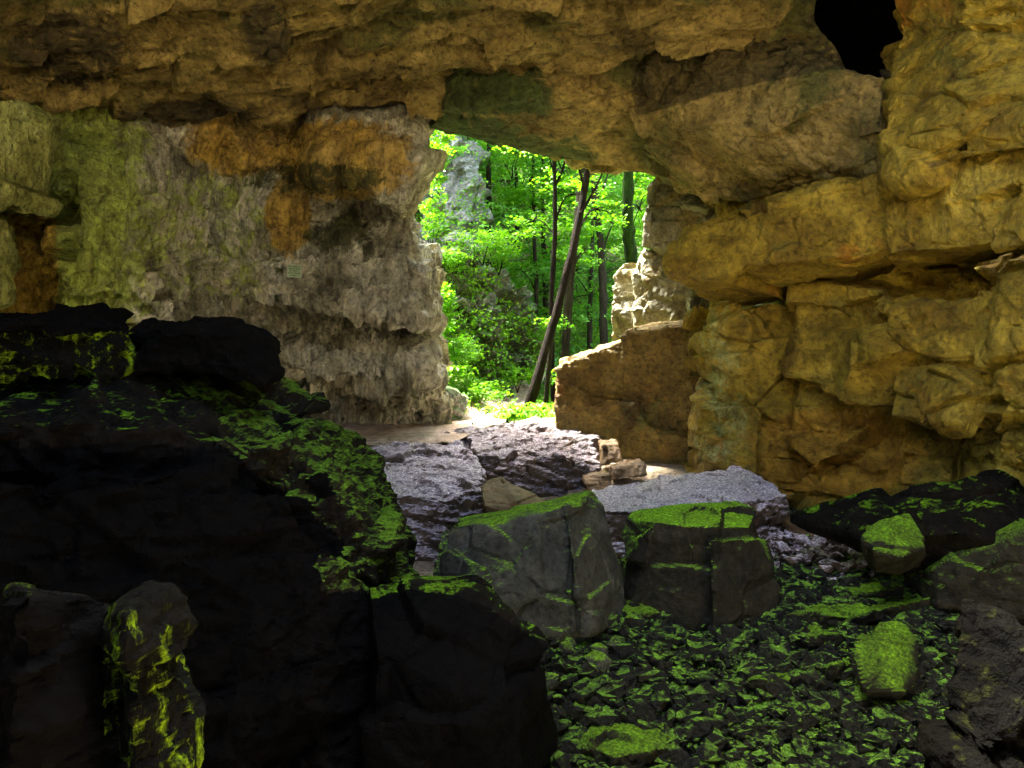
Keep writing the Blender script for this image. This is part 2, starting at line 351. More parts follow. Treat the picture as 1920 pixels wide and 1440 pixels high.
# ---- ceiling
cx = [-600, -200, 0, 200, 400, 600, 780, 850, 900, 960, 1040, 1100, 1210, 1255, 1330, 1420, 1500, 1580, 1660]
def ip(px, tab):
    return float(np.interp(px, [t[0] for t in tab], [t[1] for t in tab]))
xs = np.linspace(-14.5, 8.5, len(cx))
rowA = [(x, -5.0, 3.2) for x in xs]  # rear edge lowered, out of view, to cut the sky light
xsB = [(px-960)/F*10.0*(1.35 if px < 0 else 1.05) for px in cx]
rowB = [(x*1.0, 3.5, 5.9) for x in xs]
rowB2 = [((px-960)/F*9.0*(1.15), 8.2, 5.2) for px in cx]
rowC = [Pz(px, ip(px, [(0, 4.75), (1300, 4.7), (1480, 4.65), (1660, 4.9)]), 11.5) for px in cx]
stepup = [(-600, 60), (0, 95), (400, 125), (780, 168), (850, 182), (900, 160), (960, 128), (1100, 148), (1210, 145), (1255, 122), (1330, 102), (1420, 84), (1500, 66), (1580, 60), (1660, 60)]
steph = [(780, .02), (1660, .05)]
rowD, rowE, rowF, rowG, rowH, rowI = [], [], [], [], [], []
for px in cx:
    zc = ip(px, [(1400, 4.45), (1500, 4.5), (1660, 4.3)])
    d = zc*F/(620-ip(px, stepup)); rowD.append(Pz(px, zc, d))
    z2 = zc-ip(px, steph); d2 = d+.08+.15*(px < 800); rowE.append(Pz(px, z2, d2))
    if px <= 780:
        py = ip(px, [(-600, 150), (0, 180), (200, 240), (400, 226), (600, 198), (780, 190)])
        dg = 4.25*F/(620-py); rowF.append(Pz(px, 4.3, (d2+dg)/2)); rowG.append(Pz(px, 4.28, dg)); rowH.append(Pz(px, 4.4, dg+1.5)); rowI.append(Pz(px, 4.8, dg+3.5) if px < 700 else Pz(px, 9, dg+1.7))
    elif px <= 1255:
        py = ip(px, [(780, 215), (850, 238), (900, 254), (960, 276), (1040, 298), (1100, 308), (1210, 325), (1255, 345)])
        z = ip(px, [(780, 4.1), (850, 4.1), (960, 4.1), (1100, 3.9), (1210, 3.6), (1255, 3.4)])
        dg = z*F/(620-py)-.9*(px > 800); rowF.append(Pz(px, (z2+z)/2, (d2+dg)/2)); rowG.append(Pz(px, z, dg)); rowH.append(Pz(px, z+.9, dg+.5)); rowI.append(Pz(px, 9.0, dg+1.5))
    else:
        py = ip(px, [(1255, 345), (1330, 392), (1420, 362), (1500, 322), (1580, 312), (1660, 335)])
        pm = ip(px, [(1330, 330), (1420, 300), (1500, 262), (1580, 240), (1660, 230)])
        dg = ip(px, [(1330, 15.0), (1420, 14.2), (1500, 13.3), (1580, 12.3), (1660, 11.4)])
        rowF.append(P(px, pm-70, dg-.3)); rowG.append(P(px, py-40, dg+.3)); rowH.append(P(px, py-45, dg+1.5)); rowI.append(P(px, py-45, dg+3.5))
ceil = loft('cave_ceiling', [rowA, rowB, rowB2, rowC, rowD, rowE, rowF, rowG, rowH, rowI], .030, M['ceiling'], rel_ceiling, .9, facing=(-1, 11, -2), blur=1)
# roof hole added out of view over the near chamber to let daylight in
bm = bmesh.new(); bm.from_mesh(ceil.data)
def in_fissure(c):
    if c.y < 6: return False
    px = 960+c.x/c.y*F; py = HY-c.z/c.y*F
    if py > 190: return False
    mid = float(np.interp(py, [-400, 0, 60, 130, 180], [1580, 1588, 1594, 1616, 1648])); wd = float(np.interp(py, [-400, 0, 60, 110, 150, 185], [74, 66, 50, 38, 24, 6]))
    return abs(px-mid) < wd*(1+.16*math.sin(py*.055+c.y))*(1.9 if px > mid and py < 130 else 1)
kill = [f for f in bm.faces if in_fissure(f.calc_center_median()) or ((f.calc_center_median().x-1.0)/2.7)**2+((f.calc_center_median().y-4.2)/2.5)**2 < 1]
bmesh.ops.delete(bm, geom=kill, context='FACES')
bv = [v for v in bm.verts if v.is_boundary and 8 < v.co.y < 15 and v.co.x > 2.5]
for _ in range(14):
    nw = []
    for v in bv:
        nb = [e.other_vert(v).co for e in v.link_edges if e.is_boundary]
        nw.append(v.co*.4+sum(nb, Vector())*(.6/len(nb)) if nb else v.co.copy())
    for v, c in zip(bv, nw): v.co = c
bmesh.ops.delete(bm, geom=[v for v in bm.verts if not v.link_faces], context='VERTS'); bm.to_mesh(ceil.data); bm.free()
tag(ceil, kind='structure')
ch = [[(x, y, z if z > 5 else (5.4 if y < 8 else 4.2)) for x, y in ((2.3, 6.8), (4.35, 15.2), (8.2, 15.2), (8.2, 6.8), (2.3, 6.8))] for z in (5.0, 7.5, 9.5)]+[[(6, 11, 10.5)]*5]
tag(loft('cave_wall', ch, .12, M['black'], rel_wall_yellow, .8, facing=(5, 11, 6), blur=1), kind='structure')  # added lining over the fissure: blocks the sky, its darkness painted black

# ---- rear wall added behind the camera, unseen, to keep light off the foreground
rwl = []
for k in (0, .35, .7, 1.0):
    rwl.append([(x, -4.2-.5*k, -4.6+k*(4.6+t)) for x, t in ((-14.5, 2.6), (-9, 2.4), (-5, 2.2), (-2, 2.2), (0, 2.3), (2, 2.2), (5, 2.1), (8.5, 2.4))])
o = loft('cave_wall', rwl, .09, M['brown'], rel_wall_yellow, .9, facing=(0, 8, 0)); tag(o, kind='structure')

# ---- layer hanging under the ceiling down to the lip of the mouth
def up(ps, z): return [(x, y, z) for x, y, _ in ps]
fa = [P(838, 200, 14.8), P(900, 200, 14.2), P(960, 190, 13.8), P(1060, 176, 13.6), P(1205, 176, 13.9)]
la = [P(803, 230, 16.0), P(870, 247, 15.8), P(960, 278, 16.0), P(1040, 300, 16.2), P(1120, 311, 16.4), P(1222, 328, 16.4)]
fb = [P(1200, 222, 13.8), P(1290, 196, 13.3), P(1380, 170, 12.8), P(1470, 146, 12.2), P(1560, 132, 11.7)]
lb = [P(1215, 326, 16.0), P(1270, 345, 15.4), P(1335, 382, 14.8), P(1450, 352, 13.6), P(1560, 318, 12.6), P(1650, 215, 10.9), P(1668, 335, 11.3)]
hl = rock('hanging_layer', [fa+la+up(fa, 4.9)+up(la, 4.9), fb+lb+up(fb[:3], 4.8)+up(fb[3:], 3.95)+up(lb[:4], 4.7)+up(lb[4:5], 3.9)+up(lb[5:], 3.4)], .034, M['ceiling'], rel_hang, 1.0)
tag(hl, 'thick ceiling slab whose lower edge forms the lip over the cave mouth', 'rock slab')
px_, py_, c_ = verts_px(hl); lip = np.interp(px_, [800, 870, 960, 1040, 1130, 1220], [230, 247, 278, 300, 311, 328])
zone(hl, 'z_emerald', .8*np.maximum(sg(-px_, -1150, -1080)*sg(py_-lip, -75, -15), sg(-px_, -1080, -1000)*sg(-py_, -235, -200)))  # green bounce from the foliage and algae, both in the lip's colour
edge = np.interp(px_, [838, 960, 1205, 1290, 1380, 1560], [205, 195, 222, 198, 172, 134]); zone(hl, 'z_band', .85*sg(px_, 1170, 1200)*sg(edge-py_, 2, 10)*sg(-px_, -1700, -1560)); zone(hl, 'z_dark_ceil', 0*px_)  # step band darkened: olive stain plus shade put into the colour
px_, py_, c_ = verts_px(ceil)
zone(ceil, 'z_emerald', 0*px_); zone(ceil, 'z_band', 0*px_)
zone(ceil, 'z_dark_ceil', .75*np.maximum.reduce([sg(-np.hypot((px_-130)/1.6, (py_-90)/1.0), -110, -40), sg(-np.hypot((px_-500)/1.0, (py_-60)/1.3), -70, -30), sg(-np.hypot((px_-350)/3, (py_-215)/.6), -70, -30), sg(px_, 1400, 1600)]))  # darker patches at the upper left and towards the right end

# ---- left wall
LC = [-500, -50, 60, 128, 135, 250, 330, 430, 560, 600, 700, 770, 800]
rows = []
def lrow(pys, ds, last_px, z_over=None):
    r = [(-13.0, -5.0, 0), (-13.2, 5.0, 0)]
    pts = []
    for i, px in enumerate(LC):
        if i >= 11: px = last_px-(18 if i == 11 else 0)
        d = ds[i]; py = pys[i] if isinstance(pys, list) else pys
        p = P(px, py, d) if z_over is None else Pz(px, z_over, d)
        pts.append(p)
    r = [(x, y, pts[0][2]) for x, y, _ in r]+pts
    e = pts[-1]; r += [(e[0]-.05, e[1]+1.2, e[2]), (e[0]-.9, e[1]+3.2, e[2]), (e[0]-4, e[1]+5.0, e[2])]
    return r
rows.append(lrow(0, [12, 13.6, 14.2, 14.5, 14.9, 15.4, 15.8, 16.2, 16.4, 16.0, 15.9, 15.9, 16.2], 815, 6.8))
rows.insert(0, lrow(0, [12, 13.6, 14.2, 14.5, 14.9, 15.4, 15.8, 16.6, 16.8, 16.6, 16.5, 16.5, 16.8], 800, 10))
rows.append(lrow([150, 175, 195, 205, 210, 225, 215, 205, 195, 185, 180, 180, 215], [12, 13.6, 14.2, 14.5, 14.9, 15.4, 15.8, 16.1, 16.3, 15.8, 15.6, 15.6, 15.9], 806))
rows.append(lrow(300, [12, 13.7, 14.2, 14.4, 14.6, 14.7, 15.6, 16.7, 17.3, 15.1, 14.8, 14.9, 15.5], 792))
rows.append(lrow([370, 370, 370, 370, 370, 370, 370, 370, 325, 325, 355, 378, 380], [12, 14.0, 14.6, 15.3, 14.0, 14.3, 15.5, 16.8, 17.4, 15.2, 14.9, 15.0, 15.6], 772))
rows.append(lrow([400, 400, 400, 400, 400, 390, 390, 390, 350, 350, 378, 395, 398], [12, 16.0, 16.3, 16.4, 13.9, 14.3, 15.5, 16.8, 17.5, 17.7, 17.3, 16.3, 16.4], 778))
rows.append(lrow(480, [12, 16.5, 16.8, 16.8, 13.7, 14.2, 15.4, 16.7, 17.3, 17.5, 16.9, 15.9, 16.4], 806))
LED = [550, 550, 550, 550, 550, 550, 550, 550, 568, 576, 592, 603, 606]
rows.append(lrow(LED, [12, 16.5, 16.8, 16.8, 13.8, 14.2, 15.2, 16.2, 15.5, 15.3, 15.1, 15.1, 15.7], 806))
rows.append(lrow([v+6 for v in LED], [12, 16.5, 16.8, 16.8, 14.2, 14.5, 15.3, 16.4, 17.0, 17.2, 17.1, 16.9, 17.0], 786))
rows.append(lrow([640]*8+[645, 648, 655, 660, 660], [12, 16, 16.4, 16.6, 14.3, 14.6, 15.3, 16.4, 16.9, 16.9, 16.7, 16.5, 16.7], 796))
rows.append(lrow([655]*8+[660, 662, 668, 672, 672], [12, 16, 16.4, 16.6, 14.3, 14.6, 15.3, 16.4, 16.2, 16.1, 15.9, 15.8, 16.1], 806))
rows.append(lrow([690]*8+[692, 695, 702, 708, 708], [12, 16, 16.2, 16.4, 14.3, 14.7, 15.4, 16.3, 15.9, 15.8, 15.7, 15.7, 16.0], 812))
rows.append(lrow([702]*8+[706, 709, 716, 722, 720], [12, 16, 16.2, 16.4, 14.3, 14.7, 15.5, 16.5, 16.8, 16.9, 16.9, 16.9, 17.2], 815))
rows.append(lrow(785, [12, 15.8, 16, 16.4, 14.5, 15.0, 15.8, 16.8, 17.0, 17.1, 17.2, 17.3, 17.6], 838))
rows.append(lrow(0, [12, 15.8, 16, 16.4, 14.5, 15.0, 15.8, 16.8, 17.0, 17.1, 17.2, 17.3, 17.6], 838, -4.6))
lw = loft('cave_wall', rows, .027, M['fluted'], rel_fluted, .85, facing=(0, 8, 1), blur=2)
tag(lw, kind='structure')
px_, py_, c_ = verts_px(lw); X_ = c_[:, 0]
green = .85*sg(-px_, -360, -180)+.45*sg(-np.hypot(px_-420, (py_-430)*.8), -200, -60)  # green stain together with green bounce light painted into the wall
ochre = .95*np.maximum.reduce([sg(-np.hypot((px_-455)/1.5, (py_-265)/.9), -105, -40), sg(-np.hypot((px_-640)/1.6, (py_-300)/.9), -110, -60), sg(-np.hypot((px_-540)/.6, (py_-400)/1.1), -95, -50), sg(-px_, -125, -90)*sg(py_, 380, 420)])
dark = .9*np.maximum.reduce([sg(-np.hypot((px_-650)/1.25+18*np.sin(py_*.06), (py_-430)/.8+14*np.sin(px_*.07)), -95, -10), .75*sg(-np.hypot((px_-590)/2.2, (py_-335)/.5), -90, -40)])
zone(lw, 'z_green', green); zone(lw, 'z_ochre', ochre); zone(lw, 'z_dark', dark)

# ---- hanging curtain of rock at the far left, and the bracket behind it
cur = rock('rock_curtain', [[P(-120, 180, 12.5), P(40, 185, 12.8), P(105, 240, 13.2), P(108, 330, 13.2), P(95, 385, 13.2), P(30, 350, 12.8), P(-60, 380, 12.5), P(-140, 370, 12.0),
      P(-120, 180, 14.5), P(110, 220, 14.8), P(105, 350, 14.2), P(-120, 350, 14.2)]], .045, M['flow'], rel_fluted, .7)
tag(cur, 'greenish curtain of flowstone hanging from the ceiling at the far left edge', 'flowstone')
cur2 = rock('rock_curtain', [[P(-60, 400, 13.6), P(10, 410, 13.8), P(18, 470, 13.8), P(8, 560, 13.8), P(-60, 570, 13.6), P(-60, 400, 14.8), P(10, 420, 14.6), P(6, 550, 14.5)]], .045, M['flow'], rel_fluted, .5)
tag(cur2, 'narrow pale green flowstone rib at the left edge below the hanging curtain', 'flowstone')

# ---- right-hand wall
def world_tail(zs): return None
RC = [1306, 1318, 1345, 1400, 1478, 1490, 1580, 1655, 1668, 1780, 1860, 1872, 1960]
def rrow(pys, ds, pxs=None):
    pts = []
    for i, px in enumerate(pxs or RC):
        py = pys[i] if isinstance(pys, list) else pys
        pts.append(P(px, py, ds[i]))
    z = pts[-1][2]; h = pts[0]
    pre = [(h[0]+1.2, h[1]+3.0, h[2]), (h[0]+.25, h[1]+1.0, h[2])]
    return pre+pts+[(5.9, 5.0, z*.6), (6.6, 1.0, z*.6), (7.5, -5.0, z*.6)]
D0 = [14.6, 14.2, 13.7, 13.4, 13.2, 12.7, 12.2, 11.5, 11.0, 10.3, 9.9, 9.5, 9.0]
rr = []
rr.append(rrow([600, 590, 570, 565, 560, 530, 525, 530, 540, 560, 520, 500, 490], [d+1.6 for d in D0]))
rr.append(rrow([610, 600, 578, 575, 575, 540, 535, 548, 578, 570, 545, 520, 505], D0))
rr.append(rrow([680]*13, [d+e for d, e in zip(D0, [0, .05, -.1, -.1, -.05, .1, .05, -.05, .1, 0, 0, -.1, 0])]))
rr.append(rrow([780]*13, [d+e for d, e in zip(D0, [0, 0, -.1, -.25, -.1, -.05, .1, .0, -.2, -.2, -.2, -.1, 0])]))
rr.append(rrow([800]*13, [d+e for d, e in zip(D0, [0, 0, -.1, -.2, -.05, .0, .15, .1, .1, .15, .1, .1, .2])]))
rr.append(rrow([880, 880, 900, 930, 945, 950, 955, 950, 950, 930, 930, 930, 930], [d+e for d, e in zip(D0, [0, -.1, -.2, -.2, -.15, -.1, -.1, 0, .1, .3, .5, .6, .8])]))
rr.append(rrow([1000, 1000, 1010, 1040, 1050, 1060, 1070, 1100, 1120, 1150, 1180, 1180, 1200], [d-.1 for d in D0]))
rw = loft('cave_wall', rr, .026, M['yellow'], rel_wall_yellow, .85, facing=(0, 8, 0), blur=2)
tag(rw, kind='structure')
px_, py_, c_ = verts_px(rw)
zone(rw, 'z_daylit', .48*np.maximum(sg(-px_, -1460, -1340)*sg(-py_, -900, -840)*sg(px_, 1270, 1350), .8*sg(-np.hypot((px_-1385)/.6, (py_-810)/1.3), -60, -20)))  # greenish daylight and glare on the buttress, painted as a pale tone
zone(rw, 'z_glow', .95*sg(-np.hypot((px_-1560)/2.0, (py_-850)/1.0), -120, -50))  # warm glow low on the wall, painted as orange
U = [1600, 1690, 1760, 1840, 1930, 2200]
def urow(pys, pxs, ds, pre): return [P(pxs[0]+45, pys[0], ds[0]+pre), *[P(x, y, d) for x, y, d in zip(pxs, pys, ds)], (7.0, 3.0, (HY-pys[-1])/F*7.0), (8.0, -5.0, 6.0)]
ur = [urow([-260]*6, [1655, 1700, 1755, 1830, 1930, 2200], [11, 10.6, 10.2, 9.6, 8.9, 7.6], 2.0),
      urow([10]*6, [1668, 1715, 1765, 1835, 1930, 2200], [10.9, 10.5, 10.0, 9.5, 8.9, 7.6], 2.0),
      urow([150, 150, 150, 150, 150, 150], [1680, 1722, 1770, 1840, 1930, 2200], [10.7, 10.4, 9.9, 9.4, 8.9, 7.6], 2.0),
      urow([250, 240, 230, 220, 210, 200], [1665, 1710, 1765, 1840, 1930, 2200], [10.6, 10.2, 9.7, 9.2, 8.7, 7.5], 1.8),
      urow([338, 330, 312, 296, 275, 240], [1690, 1725, 1775, 1845, 1930, 2200], [10.5, 10.1, 9.7, 9.3, 8.8, 7.6], 1.6),
      urow([350, 345, 325, 306, 285, 250], [1700, 1735, 1780, 1850, 1930, 2200], [12.0, 11.5, 11.0, 10.6, 10, 9], 1.0)]
uw = loft('cave_wall', ur, .026, M['yellow'], rel_wall_yellow, .8, facing=(0, 8, 0), blur=1)
tag(uw, kind='structure')
# backing added behind the joints of the right wall against light leaks
bk = []
for z in (-5.5, -1.5, 2.5, 8.6):
    bk.append([(6.6, 20.5, z), (6.6, 17.8, z), (8.3, 15.4, z), (8.5, 12.0, z), (8.6, 9.5, z), (9.3, 4.0, z), (9.6, -5.0, z)])
bw = loft('cave_wall', bk, .09, M['yellow'], rel_wall_yellow, .9, facing=(0, 8, 0), blur=1)
tag(bw, kind='structure')

lidr = [[(x, y, 8.3) for x in np.linspace(3.4 if y < 16.5 else 6.2, 13, 5)] for y in (-6, 4, 12, 16.4, 17.6, 21)]  # unseen lid added to keep daylight out behind the right wall
tag(loft('cave_ceiling', lidr, .15, M['ceiling'], rel_hang, .6, facing=(8, 8, 0), blur=0), kind='structure')
# ---- the great overhanging beam
beam = rock('overhanging_slab', [
    [P(1245, 462, 13.3), P(1290, 428, 13.0), P(1450, 374, 12.2), P(1665, 322, 11.0), P(1250, 505, 13.2), P(1330, 512, 12.7), P(1480, 505, 12.1), P(1665, 470, 11.0),
     P(1300, 556, 14.0), P(1385, 578, 14.4), P(1500, 543, 13.6), P(1668, 505, 12.2), P(1290, 440, 14.6), P(1450, 395, 14.8), P(1665, 330, 14)],
    [P(1655, 318, 10.9), P(1920, 262, 9.3), P(2250, 190, 7.6), P(1660, 478, 10.9), P(1920, 455, 9.3), P(2250, 430, 7.6), P(1700, 505, 12.2), P(1920, 470, 10.6), P(1660, 340, 13.5), P(1920, 290, 12), P(2250, 260, 10), P(2250, 440, 9.0)]],
        .034, M['yellow'], rel_block, 1.0, smooth=False)
tag(beam, 'huge ochre slab jutting out of the right wall with a blunt tip toward the cave mouth', 'rock slab')
lay = rock('rock_layer', [[P(1380, 392, 12.6), P(1480, 352, 12.4), P(1600, 335, 11.9), P(1672, 345, 11.5), P(1640, 352, 11.4), P(1500, 385, 12.1), P(1400, 415, 12.5), P(1400, 400, 14.5), P(1660, 340, 14)]],
    .035, M['yellow'], rel_bed, .7)
tag(lay, 'thin wedge-shaped rock layer lying on top of the jutting ochre slab', 'rock slab')

rock('rock_fill', [[P(1350, 362, 15.9), P(1352, 440, 15.9), P(1385, 400, 15.6), P(1720, 330, 14.5), P(1385, 470, 15.6), P(1720, 470, 14.5), P(1385, 380, 17), P(1720, 330, 16.5), P(1720, 470, 16.5)]], .06, M['yellow'], rel_block, .8)['kind'] = 'structure'  # filler added behind the beam to close a light gap
# ---- ledge block left of the buttress
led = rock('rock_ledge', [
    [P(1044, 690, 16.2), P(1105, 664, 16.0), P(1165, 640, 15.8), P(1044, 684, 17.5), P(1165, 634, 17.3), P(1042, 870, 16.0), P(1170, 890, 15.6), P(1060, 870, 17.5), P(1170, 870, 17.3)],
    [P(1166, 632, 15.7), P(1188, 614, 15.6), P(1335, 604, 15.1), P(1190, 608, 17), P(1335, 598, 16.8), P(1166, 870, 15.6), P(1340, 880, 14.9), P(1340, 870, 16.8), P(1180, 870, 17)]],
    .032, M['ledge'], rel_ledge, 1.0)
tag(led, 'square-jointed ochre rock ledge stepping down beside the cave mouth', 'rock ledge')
# ---- pillar outside the mouth
pil = rock('rock_pillar', [
    [P(1216, 352, 17.6), P(1240, 332, 17.6), P(1300, 360, 17.0), P(1350, 420, 16.5), P(1210, 440, 17.6), P(1206, 462, 17.6), P(1260, 470, 17.2), P(1360, 480, 16.4), P(1240, 340, 19.5), P(1350, 380, 19), P(1350, 480, 19), P(1220, 460, 19)],
    [P(1214, 470, 18.0), P(1360, 455, 17), P(1190, 520, 18.2), P(1185, 640, 18.0), P(1370, 640, 16.6), P(1220, 470, 20), P(1360, 470, 19), P(1195, 640, 20), P(1370, 640, 19)],
    [P(1152, 520, 18.8), P(1170, 492, 18.9), P(1215, 486, 18.9), P(1150, 580, 18.6), P(1162, 660, 18.4), P(1230, 660, 18.2), P(1160, 510, 20.5), P(1220, 500, 20.5), P(1165, 660, 20.5)],
    [P(1290, 540, 16.6), P(1365, 540, 16.3), P(1365, 640, 16.2), P(1290, 640, 16.6), P(1365, 540, 18), P(1290, 640, 18)]],
    .036, M['yellow'], rel_block, 1.1)
pil.data.materials[0] = rock_mat('lichened_limestone', [(.09, .085, .045), (.22, .21, .12), (.34, .33, .23)], 1.3, patch=[((.26, .19, .05), .55, .9), ((.12, .15, .05), .62, .9)], rough=.75)
tag(pil, 'tall pale stacked rock pillar standing just outside the right of the cave mouth', 'rock pillar')

# ================================================================== FLOOR AND GROUND
def floor_z(x, y):
    z = np.interp(y, [-6, 5, 7.3, 8.0, 8.6, 9.6, 10.6, 12.5, 14.5, 16, 17], [-4.4, -4.3, -4.0, -3.62, -3.34, -3.12, -3.02, -2.8, -2.25, -2.12, -2.10])
    z = z+.22*np.clip((x-2.6)/2, 0, 1.6)*np.clip((12.5-y)/4, 0, 1)
    return z
def heightfield(name, x0, x1, nx, y0, y1, ny, fz, mat, relief, s, fx=None):
    X, Y = np.meshgrid(np.linspace(x0, x1, nx), np.linspace(y0, y1, ny))
    Z = fz(X, Y); p = np.stack([X.ravel(), Y.ravel(), Z.ravel()], 1)
    p[:, 2] += relief(p, s)
    idx = np.arange(nx*ny).reshape(ny, nx)
    q = np.stack([idx[:-1, :-1], idx[:-1, 1:], idx[1:, 1:], idx[1:, :-1]], -1).reshape(-1, 4)
    return mesh_from(name, p, q, mat)
o = heightfield('cave_floor', -1.0, 6.5, 300, 5.0, 12.8, 320, floor_z, M['floormoss'], rel_rubble, .55); tag(o, kind='structure')
o = heightfield('cave_floor', -14, 10, 160, -8, 17.0, 160, lambda x, y: floor_z(x, y)-.35, M['bounce_scree'], rel_soil, 1.0); tag(o, kind='structure')

o = heightfield('ground', -45, 45, 120, -70, -7.5, 120, lambda x, y: -4.3+.38*np.clip(-y-13, 0, 99), M['bounce_scree'], rel_soil, 2.0); tag(o, kind='structure')  # unseen rear slope, added and tilted up as a reflector
def ground_z(x, y):
    left = np.clip(-.6-x+.12*(y-18), 0, 30)*1.15*np.clip((y-18.3)/5, 0, 1)
    back = np.clip(y-25, 0, 80)*.50
    right = np.clip(x-4.5-.05*y, 0, 40)*.75*np.clip((y-19)/5, 0, 1)
    return np.minimum(-2.1+np.maximum(left, right)+back-.15*np.clip((y-19)/4, 0, 1)*np.clip((x-.8)/2, 0, 1), 34)
o = heightfield('ground', -40, 45, 300, 16.4, 110, 330, ground_z, M['forestfloor'], rel_soil, 2.0); tag(o, kind='structure')
# clay path running from under the left wall out through the mouth
pp = [[(-5.2, 14.0), (-4.6, 14.4), (-3.4, 14.2), (-2.2, 14.2), (-1.0, 14.6)],
      [(-5.6, 16.0), (-4.6, 16.2), (-3.2, 16.4), (-1.8, 16.4), (-.7, 16.2)],
      [(-5.6, 17.8), (-4.2, 17.7), (-2.6, 17.8), (-1.0, 18.2), (-.15, 17.8)],
      [(-1.5, 19.6), (-1.2, 19.6), (-.9, 19.6), (-.5, 19.6), (-.1, 19.5)],
      [(-.6, 22.5), (-.4, 22.5), (-.1, 22.5), (.2, 22.5), (.5, 22.5)], [(0.6, 27), (0.8, 27), (1.0, 27), (1.2, 27), (1.4, 27)]]
o = loft('path', [[(x, y, max(float(ground_z(np.array(x), np.array(y))) if y > 17 else -9, -2.10)+.09) for x, y in r] for r in pp], .05, M['soil'], rel_soil, .35, facing=(0, 15, 5)); tag(o, kind='structure')

# ================================================================== BOULDERS
def B(name, label, cat, mat, relief, hulls, vox=.035, s=1.0, group=None, **k):
    o = rock(name, hulls, vox, M[mat] if isinstance(mat, str) else mat, relief, s, **k); tag(o, label, cat, group); return o
def onfloor(pts, px, py):        # move a stone along its line of sight until its foot meets the rubble
    d = next(d for d in np.arange(5, 16, .02) if (HY-py)/F*d <= float(floor_z(np.array((px-960)/F*d), np.array(d))) or d > 15.9)
    ys = [p[1] for p in pts]; k = (d+.1)/(sum(ys)/len(ys)); return [(x*k, y*k, z*k) for x, y, z in pts]
def block(tops, zb, k=1.0):     # top outline plus the same outline dropped to the floor
    return tops+[(p[0]*k, p[1], zb) for p in tops]

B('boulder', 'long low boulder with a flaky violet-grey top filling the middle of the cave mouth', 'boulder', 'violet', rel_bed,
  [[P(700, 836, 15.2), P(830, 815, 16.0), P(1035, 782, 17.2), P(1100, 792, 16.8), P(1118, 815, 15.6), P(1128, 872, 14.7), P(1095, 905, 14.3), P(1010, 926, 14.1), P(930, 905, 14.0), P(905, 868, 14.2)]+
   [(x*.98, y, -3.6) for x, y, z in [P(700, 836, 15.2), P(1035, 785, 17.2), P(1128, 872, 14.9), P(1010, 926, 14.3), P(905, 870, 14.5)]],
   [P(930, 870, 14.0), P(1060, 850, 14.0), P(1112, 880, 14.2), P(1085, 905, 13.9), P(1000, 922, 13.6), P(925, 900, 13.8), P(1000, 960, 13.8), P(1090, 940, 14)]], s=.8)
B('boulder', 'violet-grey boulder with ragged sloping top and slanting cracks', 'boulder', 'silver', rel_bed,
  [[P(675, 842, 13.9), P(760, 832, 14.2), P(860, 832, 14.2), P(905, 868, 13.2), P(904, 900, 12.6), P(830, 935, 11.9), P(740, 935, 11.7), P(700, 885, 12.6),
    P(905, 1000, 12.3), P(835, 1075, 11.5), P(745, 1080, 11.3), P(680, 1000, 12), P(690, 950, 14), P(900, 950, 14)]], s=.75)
B('boulder', 'small pale-topped rock wedge between the two violet-grey boulders', 'boulder', 'brown', rel_block,
  [[P(903, 912, 11.8), P(940, 893, 12.3), P(975, 925, 12.0), P(1030, 945, 11.8), P(1010, 975, 11.4), P(905, 945, 11.3), P(905, 1000, 11.4), P(1010, 1000, 11.4), P(960, 910, 12.8), P(1030, 1000, 12.6)]], .025, .5)
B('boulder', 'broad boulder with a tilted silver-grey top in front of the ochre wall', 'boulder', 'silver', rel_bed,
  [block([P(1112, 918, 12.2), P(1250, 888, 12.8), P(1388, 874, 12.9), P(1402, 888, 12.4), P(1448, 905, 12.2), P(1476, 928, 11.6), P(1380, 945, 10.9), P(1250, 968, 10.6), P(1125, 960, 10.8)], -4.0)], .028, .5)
B('boulder', 'flat-topped block wearing a bright green mat of moss beside the grey moss-topped boulder', 'boulder', 'darkblock', rel_block,
  [block([P(1172, 968, 9.6), P(1195, 950, 9.9), P(1385, 945, 9.9), P(1418, 962, 9.7), P(1410, 985, 9.15), P(1300, 988, 8.9), P(1225, 975, 9.1)], -4.2, 1.0)+
   [P(1440, 1110, 9.5), P(1430, 1200, 9.3), P(1175, 1160, 9.2), P(1280, 1190, 8.9)],
   [P(1160, 1000, 9.5), P(1168, 972, 9.6), P(1205, 960, 9.5), P(1228, 985, 9.0), P(1218, 1060, 8.95), P(1172, 1050, 9.2), P(1200, 980, 9.9), P(1180, 1060, 9.8)],
   [P(1330, 1010, 8.8), P(1425, 1005, 9.1), P(1462, 1100, 9.1), P(1450, 1190, 9.0), P(1340, 1190, 8.7), P(1440, 1020, 9.8), P(1450, 1190, 9.9), P(1340, 1100, 9.6)]], .024, .6)
